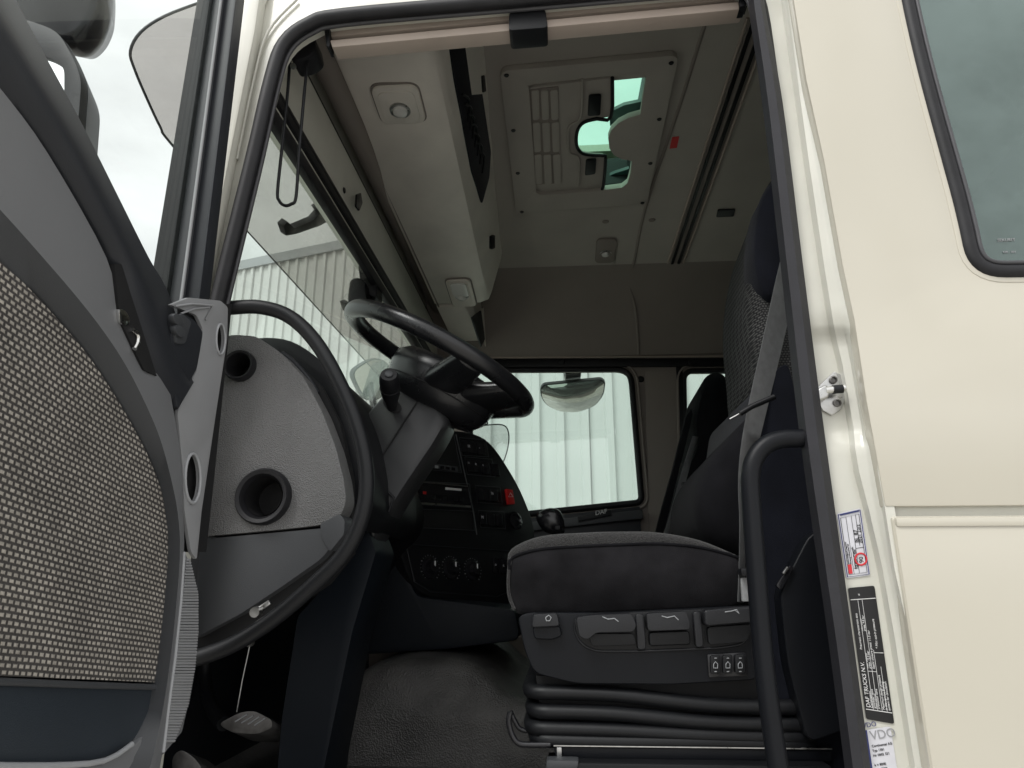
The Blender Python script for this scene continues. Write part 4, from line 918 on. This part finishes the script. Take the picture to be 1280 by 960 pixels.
# lean the disc slightly towards the doorway as seen
wv = (Y_ + Z_ * 0.0).normalized()
tube('rim', [wc + (wu * math.cos(t) + wv * math.sin(t)) * RW for t in [2 * math.pi * i / 72 for i in range(72)]], .0198, M['leather'], wh, n=20, closed=True)
hub_c = wc + wu * .03
hs_ = []
for s_, d in ((.060, -.122), (.090, -.114), (.108, -.088), (.116, -.048), (.114, -.022), (.100, -.008), (.06, .0)):
    hs_.append([hub_c + (wu * math.cos(t) * s_ * (1.12 if math.cos(t) < 0 else 1.25) + wv * math.sin(t) * s_ * 1.05) + wn * d for t in [2 * math.pi * i / 40 for i in range(40)]])
hubo = loft('hub', hs_, M['leather'], wh, ang=60)
tube('horn_pad_joint', [hub_c + wu * math.cos(t) * .1125 * (1.12 if math.cos(t) < 0 else 1.25) + wv * math.sin(t) * .1165 - wn * .078 for t in [2 * math.pi * i / 40 for i in range(40)]], .0016, M['dark'], hubo, n=6, closed=True)
for ang in (-58, 58, -20, 20):
    t = math.radians(ang); d = wu * math.cos(t) + wv * math.sin(t); sd_ = wn.cross(d)
    k_ = .95 if abs(ang) > 40 else 1.35
    key = smooth([V(.05, .040, -.062), V(.11, .046, -.056), V(RW * .72, .042, -.036), V(RW * .9, .038, -.016), V(RW, .034, -.004)], 4)
    ss = []
    for q_ in key:
        c = wc + d * q_.x + wn * q_.z; th = .019 + .020 * max(0, 1 - q_.x / RW)
        ss.append([c + sd_ * q_.y * k_ * math.copysign(abs(math.cos(f)) ** .7, math.cos(f)) + wn * th * math.copysign(abs(math.sin(f)) ** .7, math.sin(f)) for f in [2 * math.pi * i / 20 for i in range(20)]])
    loft('spoke', ss, M['leather'], wh, ang=70)
# collar between hub and column
lathe('collar', hub_c - wn * .10, -wn, [(.05, -.01), (.062, .0), (.064, .03), (.056, .05), (0, .055)], M['seatp'], wh, n=30)

# ================================================================ driver seat
se = thing('driver_seat', 'black air suspended driver seat with side levers and bellows', 'seat', V(.14, .5, 1.24))
YS, YE = .25, .75
side = [(637, 742), (637, 705), (641, 697), (675, 687), (731, 683), (780, 681), (825, 680), (877, 685), (926, 698), (930, 752), (880, 760), (760, 765), (665, 768), (645, 764)]
s3 = smooth(UL(side, y=YS + .012), 3, True); cs_ = sum(s3, V(0, 0, 0)) / len(s3)
loft('cushion_side', [[cs_ + (p - cs_) * .95 + V(0, -.010, 0) for p in s3], [cs_ + (p - cs_) * .985 + V(0, -.006, 0) for p in s3], s3, [p + V(0, YE - YS - .02, 0) for p in s3], [cs_ + (p - cs_) * .95 + V(0, YE - YS - .01, 0) for p in s3]], M['velour'], se, ang=70, label='dark velour side of the seat cushion')
# cushion top: fabric, domed over the seam line
seam_px = [(637, 712), (641, 697), (675, 687), (731, 683), (780, 681), (825, 680), (877, 685), (926, 698)]
seam3 = UL(seam_px, y=YS + .006)
rise = [.004, .016, .025, .026, .025, .022, .015, .004]
rows_ = []
for f, yo, kk in ((0, 0, 0), (.75, .005, .25), (1.0, .03, .6), (1.2, .15, 1), (1.25, .25, 1), (1.2, .35, 1), (1, .465, .6), (.5, .49, .25), (0, .495, 0)):
    rows_.append([p + V(-.004 if i < 2 else 0, yo, rise[i] * f) for i, p in enumerate(seam3)])
patch('cushion_top', rows_, M['cushfab'], se, n=4, nrow=3, label='grey flecked fabric top of the seat cushion')
tube('cushion_piping', [p + V(0, -.003, 0) for p in seam3], .0028, M['black_fabric'], se, n=8, sm=4)
tube('front_piping', UL([(640, 694), (636, 712), (636, 742), (643, 762)], y=YS + .004), .003, M['cushfab'], se, n=8, sm=4)
# plastic side base
bs = [(647, 771), (660, 766), (760, 766), (940, 757), (948, 770), (948, 850), (840, 856), (720, 855), (668, 842), (656, 815)]
prism('plastic_base', fillet(UL(bs, y=YS - .02), .014, 4), (0, YE - YS + .03, 0), M['seatp'], se, bevel=.008, seg=3)
YB = YS - .022
tray = UL([(717, 772), (730, 768), (942, 758), (943, 782), (930, 805), (900, 810), (800, 814), (745, 814), (727, 806), (718, 790)], y=YB)
tb = prism('lever_tray', fillet(tray, .01, 3), (0, .01, 0), M['blackp'], se, bevel=.003)
tube('tray_edge', fillet(tray, .012, 4)[20:], .002, M['lever'], se, n=8)
def lever(name, l, yo, th, m='lever', bev=.005): return prism(name, fillet(UL(l, y=YB - yo), .006, 3), (0, th, 0), M[m], se, bevel=bev, seg=3)
lever('weight_knob', [(666, 768), (697, 766), (700, 783), (664, 785)], .024, .03, 'lever', .006)
lever('weight_knob_body', [(665, 783), (700, 782), (703, 795), (690, 800), (668, 799)], .014, .02, 'seatp')
for l in ([(720, 772), (738, 769), (790, 767), (796, 782), (792, 790), (745, 791), (735, 800), (724, 796)], [(808, 767), (858, 764), (863, 780), (862, 787), (810, 789)], [(880, 763), (942, 757), (943, 778), (882, 783)]):
    lever('adjuster_lever', l, .030, .034, 'lever', .006)
for l in ([(735, 792), (792, 792), (796, 806), (740, 808)], [(811, 790), (862, 788), (864, 806), (812, 808)], [(884, 784), (942, 780), (934, 802), (886, 806)]):
    lever('lever_face', l, .010, .02, 'blackp', .004)
for l in ([(794, 768), (805, 767), (808, 812), (797, 813)], [(866, 765), (876, 764), (880, 809), (870, 810)]):
    lever('tray_divider', l, .012, .02, 'lever', .003)
for l in ([(753, 771), (760, 774), (768, 773), (773, 777)], [(827, 770), (834, 772), (843, 770), (848, 775)], [(906, 765), (914, 764), (921, 762), (924, 767), (918, 762)], [(682, 772), (686, 769), (689, 772), (687, 776), (683, 776), (682, 772)]):
    tube('lever_symbol', UL(l, y=YB - .031 if l[0][0] > 700 else YB - .0255), .0008, M['greyl'], se, n=5)
sk_ = prism('switch_block', UL([(884, 818), (933, 815), (935, 845), (886, 847)], y=YB - .003), (0, .012, 0), M['blackg'], se, bevel=.002)
for i in range(3):
    x0 = 888 + i * 15.4
    rk = prism('rocker_switch', fillet(UL([(x0, 819.5 - i * .6), (x0 + 12.5, 819 - i * .6), (x0 + 13, 842.5 - i * .5), (x0 + .5, 843 - i * .5)], y=YB - .010), .003, 2), (0, .008, 0), M['blackp'], se, bevel=.002)
    y_ = YB - .0115
    tube('switch_symbol', UL([(x0 + 4, 835), (x0 + 4, 830), (x0 + 6.5, 827), (x0 + 9, 830), (x0 + 9, 835)], y=y_), .0007, M['greyl'], rk, n=5, closed=True)
    tube('switch_symbol', UL([(x0 + 5, 839.5), (x0 + 8, 839.4)], y=y_), .0007, M['greyl'], rk, n=5)
    tube('switch_symbol', UL([(x0 + 5, 822.8), (x0 + 8, 822.7)], y=y_), .0007, M['greyl'], rk, n=5)
# bellows
bl0, bl1 = U(662, 862, y=YS), U(1000, 862, y=YS)
for i, (pl_, pr_, g_) in enumerate(((865, 884, 0), (889, 906, -.004), (910, 922, .002), (924, 930, .008))):
    a = U(664 + abs(g_) * 900, pl_, y=YS); b = U(1000, pr_, y=YS); m1 = U(760, pl_ + (pr_ - pl_) * .05 + 2, y=YS); m2 = U(880, pr_ - 3, y=YS)
    nearl = smooth([a, m1, m2, b], 6)
    loop_ = [a + V(.02, .03, 0)] + [p for p in nearl] + [b + V(0, .45, 0), a + V(.02, .45, 0)]
    loop_ = [a + V(-.004, .05, 0), a + V(0, .012, 0)] + [p + V(.012, 0, 0) for p in nearl] + [b + V(.02, .46, 0), a + V(.02, .46, 0), a + V(-.004, .42, 0)]
    tube('bellows_fold', loop_, .0142, M['blackp'], se, n=16, closed=True, flat=.85)
prism('bellows_core', UL([(670, 845), (1010, 845), (1010, 940), (680, 935)], y=YS + .018), (0, .46, 0), M['dark'], se)
# floor rails and adjusting hook
prism('floor_rail', UL([(692, 932), (1040, 936), (1040, 952), (694, 948)], y=YS - .01), (0, .05, 0), M['seatp'], se, bevel=.003)
tube('rail_edge', UL([(692, 932), (1040, 936)], y=YS - .012), .0016, M['zinc'], se, n=6)
prism('rail_foot', UL([(684, 953), (1040, 958), (1040, 985), (684, 985)], y=YS - .04), (0, .07, 0), M['blackp'], se, bevel=.004)
prism('rail_cap', UL([(683, 950), (724, 951), (722, 962), (682, 962)], y=YS - .045), (0, .03, 0), M['char'], se, bevel=.004)
box('rail_stop', U(699, 940, y=YS - .014), (.008, .004, .014), M['zinc'], se, .001)
tube('adjust_hook', UL([(638, 890), (636, 902), (640, 918), (648, 929), (662, 931), (688, 931)], y=YS - .01), .0048, M['blackg'], se, n=12, sm=6)
tube('adjust_hook_grip', UL([(638, 889), (643, 900), (650, 911), (662, 914)], y=YS + .03), .0042, M['blackg'], se, n=10, sm=4)
# backrest: lower bolster, upper dotted bolster, black headrest insert, dark side
bo = UL([(872, 662), (867, 628), (873, 598), (890, 570), (915, 543), (936, 520), (960, 500), (990, 490), (1010, 560), (1010, 705), (928, 700), (896, 688)], y=.32)
b3 = smooth(bo, 3, True); cb_ = sum(b3, V(0, 0, 0)) / len(b3)
loft('lower_bolster', [[cb_ + (p - cb_) * .72 + V(0, -.05, 0) for p in b3], [cb_ + (p - cb_) * .92 + V(0, -.03, 0) for p in b3], b3, [p + V(.01, .36, 0) for p in b3], [cb_ + (p - cb_) * .9 + V(.01, .40, 0) for p in b3]], M['black_fabric'], se, ang=70)
ub_ = UL([(946, 492), (938, 440), (932, 380), (933, 330), (940, 285), (952, 245), (975, 215), (1010, 205), (1040, 300), (1040, 520), (985, 520)], y=.34)
u3 = smooth(ub_, 3, True); cu3 = sum(u3, V(0, 0, 0)) / len(u3)
loft('upper_bolster', [[cu3 + (p - cu3) * .80 + V(0, -.06, 0) for p in u3], [cu3 + (p - cu3) * .95 + V(0, -.035, 0) for p in u3], u3, [p + V(.02, .30, 0) for p in u3]], M['seatfab'], se, ang=70, label='dotted fabric upper side of the backrest')
hi3 = smooth(UL([(950, 362), (942, 320), (946, 270), (958, 236), (985, 212), (1010, 215), (1010, 330), (985, 365), (966, 376)], y=.268), 3, True); ch3 = sum(hi3, V(0, 0, 0)) / len(hi3)
loft('head_insert', [[ch3 + (p - ch3) * .9 + V(0, -.008, 0) for p in hi3], hi3, [p + V(0, .08, 0) for p in hi3]], M['navyf'], se, ang=70)
prism('backrest_side', fillet(UL([(950, 480), (985, 450), (1012, 560), (1060, 800), (1100, 980), (985, 980), (960, 760), (945, 690), (940, 560)], y=.255), .02, 3), (0, .46, 0), M['navyf'], se, bevel=.012, seg=3)
prism('armrest_hinge', fillet(UL([(975, 740), (1012, 668), (1035, 660), (1060, 760), (1090, 900), (1010, 930), (985, 830)], y=.215), .02, 3), (0, .05, 0), M['seatp'], se, bevel=.008, seg=3)
prism('recline_latch', fillet(UL([(970, 732), (988, 706), (993, 709), (977, 738)], y=.208), .004, 3), (0, .01, 0), M['blackg'], se, bevel=.002)
prism('latch_plate', UL([(978, 716), (984, 708), (987, 710), (981, 718)], y=.204), (0, .006, 0), M['zinc'], se, bevel=.001)

# seat belt with its guide
sbt = thing('seat_belt', 'grey seat belt webbing hanging beside the driver backrest', 'seat belt', U(930, 700, y=.20))
bpts = [((1000, 280), .25), ((984, 345), .24), ((965, 430), .23), ((951, 490), .22), ((938, 550), .205), ((930, 600), .20), ((929, 650), .20), ((928, 700), .205), ((926, 752), .21)]
wd = [26, 26, 25, 24, 21, 14, 9, 8, 8]
L1, R1 = [], []
for (q, y), w in zip(bpts, wd):
    L1.append(U(q[0] - w / 2, q[1], y=y - .002)); R1.append(U(q[0] + w / 2, q[1] + w * .2, y=y + .03))
patch('webbing', [L1, R1], M['belt'], sbt, off=(0, .0018, 0), n=5, nrow=1)
tube('belt_guide', UL([(925, 517), (940, 508), (968, 496)], y=.19), .005, M['blackp'], sbt, n=10)
tube('guide_wire', UL([(912, 524), (927, 516)], y=.2), .0018, M['chrome'], sbt, n=8)
box('belt_anchor', U(930, 715, y=.2), (.016, .03, .012), M['blackp'], sbt, .003)
prism('belt_slot', UL([(926, 722), (940, 722), (942, 752), (928, 752)], y=.205), (0, .01, 0), M['belt'], sbt, bevel=.002)

# entry grab rail in the doorway
gr = thing('entry_grab_rail', 'thick black vertical grab rail bent into the rear door pillar', 'grab rail', U(960, 800, y=.03))
tube('rail_tube', UL([(1022, 545), (1000, 548), (978, 549), (958, 556), (944, 572), (938, 596), (940, 640), (946, 720), (954, 820), (964, 900), (975, 975), (984, 1040)], y=.035), .0138, M['seatp'], gr, n=20, sm=6)

# ================================================================ passenger seat, belt and gear lever
ps = thing('passenger_seat', 'black high backed passenger seat by the far windows', 'seat', V(.6, 1.6, 1.3))
pb = smooth(UL([(868, 560), (866, 530), (872, 495), (880, 474), (893, 466), (907, 472), (914, 500), (916, 535), (930, 600), (935, 700), (850, 700), (845, 650), (855, 595)], y=1.42), 3, True); cp_ = sum(pb, V(0, 0, 0)) / len(pb)
loft('backrest', [[cp_ + (p - cp_) * .88 + V(0, -.03, 0) for p in pb], pb, [p + V(.01, .34, .0) for p in pb], [cp_ + (p - cp_) * .88 + V(.01, .38, 0) for p in pb]], M['black_fabric'], ps, ang=70)
prism('cushion', fillet([V(.05, 1.38, 1.66), V(.50, 1.38, 1.62), V(.50, 1.38, 1.74), V(.05, 1.38, 1.78)], .04, 4), (0, .46, 0), M['black_fabric'], ps, bevel=.02, seg=3)
prism('plinth', [V(.08, 1.42, 1.24), V(.55, 1.42, 1.24), V(.55, 1.42, 1.63), V(.08, 1.42, 1.66)], (0, .38, 0), M['dark'], ps)
pbk = UL([(858, 520), (866, 518), (846, 600), (828, 672), (818, 672), (840, 590)], y=1.40)
prism('side_bolster', smooth(pbk, 2, True), (0, .03, 0), M['black_fabric'], ps, bevel=.004)
pbt = thing('safety_belt', 'dark belt strap slanting beside the passenger seat', 'seat belt', U(840, 640, y=1.36))
patch('webbing', [UL([(866, 545), (852, 590), (838, 640), (826, 680)], y=1.36), UL([(873, 546), (860, 592), (846, 642), (834, 682)], y=1.38)], M['belt'], pbt, off=(0, .003, 0), n=4, nrow=1)
box('belt_buckle', U(858, 612, y=1.35), (.03, .02, .05), M['blackp'], pbt, .005)
gk = thing('gear_lever', 'black gear knob standing above the seat cushion edge', 'gear lever', U(688, 668, y=1.0))
kn = UL([(670, 648), (674, 640), (686, 635), (698, 637), (704, 646), (706, 662), (702, 668), (690, 668), (678, 662)], y=.98)
k3 = smooth(kn, 3, True); ck_ = sum(k3, V(0, 0, 0)) / len(k3)
loft('knob', [[ck_ + (p - ck_) * .6 + V(0, -.022, 0) for p in k3], [ck_ + (p - ck_) * .9 + V(0, -.014, 0) for p in k3], k3, [p + V(0, .02, 0) for p in k3], [ck_ + (p - ck_) * .6 + V(0, .04, 0) for p in k3]], M['blackg'], gk, ang=80)
tube('lever_rod', [U(696, 664, y=.99), U(702, 760, y=1.0)], .016, M['blackp'], gk, n=12)
box('knob_button', U(697, 660, y=.955), (.014, .006, .012), M['blackp'], gk, .002)

# ================================================================ door striker, stickers on the jamb
stk = thing('door_striker', 'bright metal door striker bolted to the cream rear pillar', 'door striker', U(1040, 490, y=.04))
sp_ = UL([(1020, 486), (1043, 464), (1056, 470), (1059, 492), (1052, 512), (1040, 519), (1029, 513), (1021, 500)], y=.050)
spl = prism('striker_plate', sp_, (0, .006, 0), M['zinc'], stk, bevel=.0015)
prism('striker_loop', UL([(1020, 487), (1032, 480), (1040, 486), (1036, 497), (1023, 501)], y=.028), (0, .024, 0), M['zinc'], stk, bevel=.004, seg=3)
tube('striker_pin', UL([(1032, 488), (1056, 485)], y=.030), .0055, M['chrome'], stk, n=14)
tube('pin_sleeve', UL([(1041, 487), (1053, 486)], y=.030), .0068, M['blackp'], stk, n=14)
for q in ((1041, 475), (1046, 504)):
    lathe('bolt', U(*q, y=.050), (0, -1, 0), [(.0062, 0), (.0062, .003), (.004, .004), (.0038, .001), (0, .001)], M['steel'], spl, n=14)

def sticker(name, label, quad, y, m):
    q = UL(quad, y=y); t = thing(name, label, 'sticker', q[3])
    prism('backing', fillet(q, .003, 3), (0, .0008, 0), M[m], t)
    u = (q[1] - q[0]).normalized(); return t, q, u
YK = .0400
def on(q, s, t): return q[0].lerp(q[1], s).lerp(q[3].lerp(q[2], s), t) - V(0, .0005, 0)     # s along reading (up), t from left edge to right
# white and red speed sticker; q: 0 bottom-left, 1 top-left, 2 top-right, 3 bottom-right
def rot(l): return l
t1, q, u = sticker('speed_sticker', 'white rating sticker with blue border and red 90 circle', [(1058, 723), (1046, 642), (1076, 635), (1088, 719)], YK, 'paper')
v = (q[0] - q[3]).normalized(); H_ = (q[1] - q[0]).length; W_ = (q[3] - q[0]).length
bd = [on(q, .02, .05), on(q, .98, .05), on(q, .98, .95), on(q, .02, .95)]
tube('border', bd, .0007, M['inkblue'], t1, n=5, closed=True)
tube('border', [on(q, .05, .12), on(q, .92, .12), on(q, .92, .88), on(q, .05, .88)], .0004, M['ink'], t1, n=5, closed=True)
tube('border', [on(q, .965, .12), on(q, .965, .9)], .0012, M['inkblue'], t1, n=5)
for s0, s1, tt in ((.05, .92, .34), (.05, .92, .56), (.45, .92, .74)): tube('rule', [on(q, s0, tt), on(q, s1, tt)], .0003, M['ink'], t1, n=4)
tube('rule', [on(q, .42, .56), on(q, .42, .88)], .0003, M['ink'], t1, n=4)
text('print', 'BL 87', on(q, .50, .73), u, v, .0078, M['ink'], t1)
text('print', '2021 22/2', on(q, .48, .86), u, v, .0066, M['ink'], t1)
text('print', 'Geschwindigkeit begrenzt', on(q, .18, .20), u, v, .0032, M['ink'], t1)
text('print', 'Fahrzeug Hersteller Nr', on(q, .18, .29), u, v, .0032, M['ink'], t1)
text('print', 'Begrenzer eingestellt', on(q, .12, .46), u, v, .0036, M['ink'], t1)
text('print', 'Typ 1324  Nr 2208', on(q, .12, .54), u, v, .0034, M['ink'], t1)
c9 = on(q, .25, .70)
tube('red_ring', ellipse(c9, u, v, .0080, .0080, 28), .0013, M['redink'], t1, n=6, closed=True)
text('speed_number', '90', c9 - u * .0052 - v * .0032, u, v, .0088, M['ink'], t1)
prism('red_mark', [on(q, .06, .12), on(q, .20, .12), on(q, .20, .28), on(q, .06, .28)], (0, -.0004, 0), M['redink'], t1)
# black data label
t2, q, u = sticker('data_label', 'long black data label with white print on the rear door pillar', [(1083, 899), (1060, 735), (1093, 732), (1118, 905)], YK, 'labelblk')
v = (q[0] - q[3]).normalized()
for s0, s1, tt in ((.08, .90, .30), (.08, .90, .46), (.08, .52, .62), (.08, .40, .80), ): tube('rule', [on(q, s0, tt), on(q, s1, tt)], .0003, M['white'], t2, n=4)
for ss in (.075, .905): tube('rule', [on(q, ss, .03), on(q, ss, .97)], .0005, M['white'], t2, n=4)
tube('rule', [on(q, .50, .62), on(q, .50, .97)], .0004, M['white'], t2, n=4)
tube('rule', [on(q, .36, .30), on(q, .36, .62)], .0003, M['white'], t2, n=4)
text('print', 'DAF TRUCKS N.V.', on(q, .09, .20), u, v, .0072, M['white'], t2)
text('print', 'Pneumatic characteristic data', on(q, .52, .20), u, v, .0040, M['white'], t2)
for s_, x_, y_, z_ in (('Compressor/', .09, .29, .0052), ('Unloader valve', .09, .38, .0052), ('Four circuit', .09, .46, .0052), ('protection valve', .09, .54, .0050), ('max. cut-out', .38, .34, .0050), ('min. cut-in', .66, .34, .0050), ('press. 12.3 bar', .38, .43, .0050), ('press. 9.8 bar', .66, .43, .0050), ('Static closure press: 11.5 bar', .38, .57, .0056), ('* Min: cut-in pressure', .53, .80, .0058), ('Maximum design pressure', .09, .72, .0054), ('in the service braking', .09, .82, .0054), ('system for calculation', .09, .92, .0054)):
    text('print', s_, on(q, x_, y_), u, v, z_ * .76, M['white'], t2)
text('print', '*', on(q, .93, .45), u, v, .006, M['white'], t2)
# pale tachograph sticker
t3, q, u = sticker('tachograph_sticker', 'pale sticker with blue edge and VDO lettering at the bottom', [(1089, 975), (1080, 913), (1113, 908), (1126, 990)], YK, 'paper')
v = V(0, 0, 1); uu = (q[2] - q[1]).normalized()
prism('blue_edge', [q[0] - V(0, .001, 0), q[1] - V(0, .001, 0), q[1].lerp(q[2], .1) - V(0, .001, 0), q[0].lerp(q[3], .1) - V(0, .001, 0)], (0, .0004, 0), M['inkblue'], t3)
vz_ = V(-uu.z, 0, uu.x)
text('print', 'VDO', on(q, .80, .22), uu, vz_, .0155, M['greyp'], t3)
for i, s_ in enumerate(('Continental AG', 'Typ 1381', 'Nr 0002 331', '', 'k = 8000', 'w = 7990')):
    if s_: text('print', s_, on(q, .66 - i * .09, .2), uu, vz_, .0042, M['ink'], t3)
text('print', 'VDO', U(1079, 910, y=YK), uu, vz_, .0085, M['inkblue'], t3)
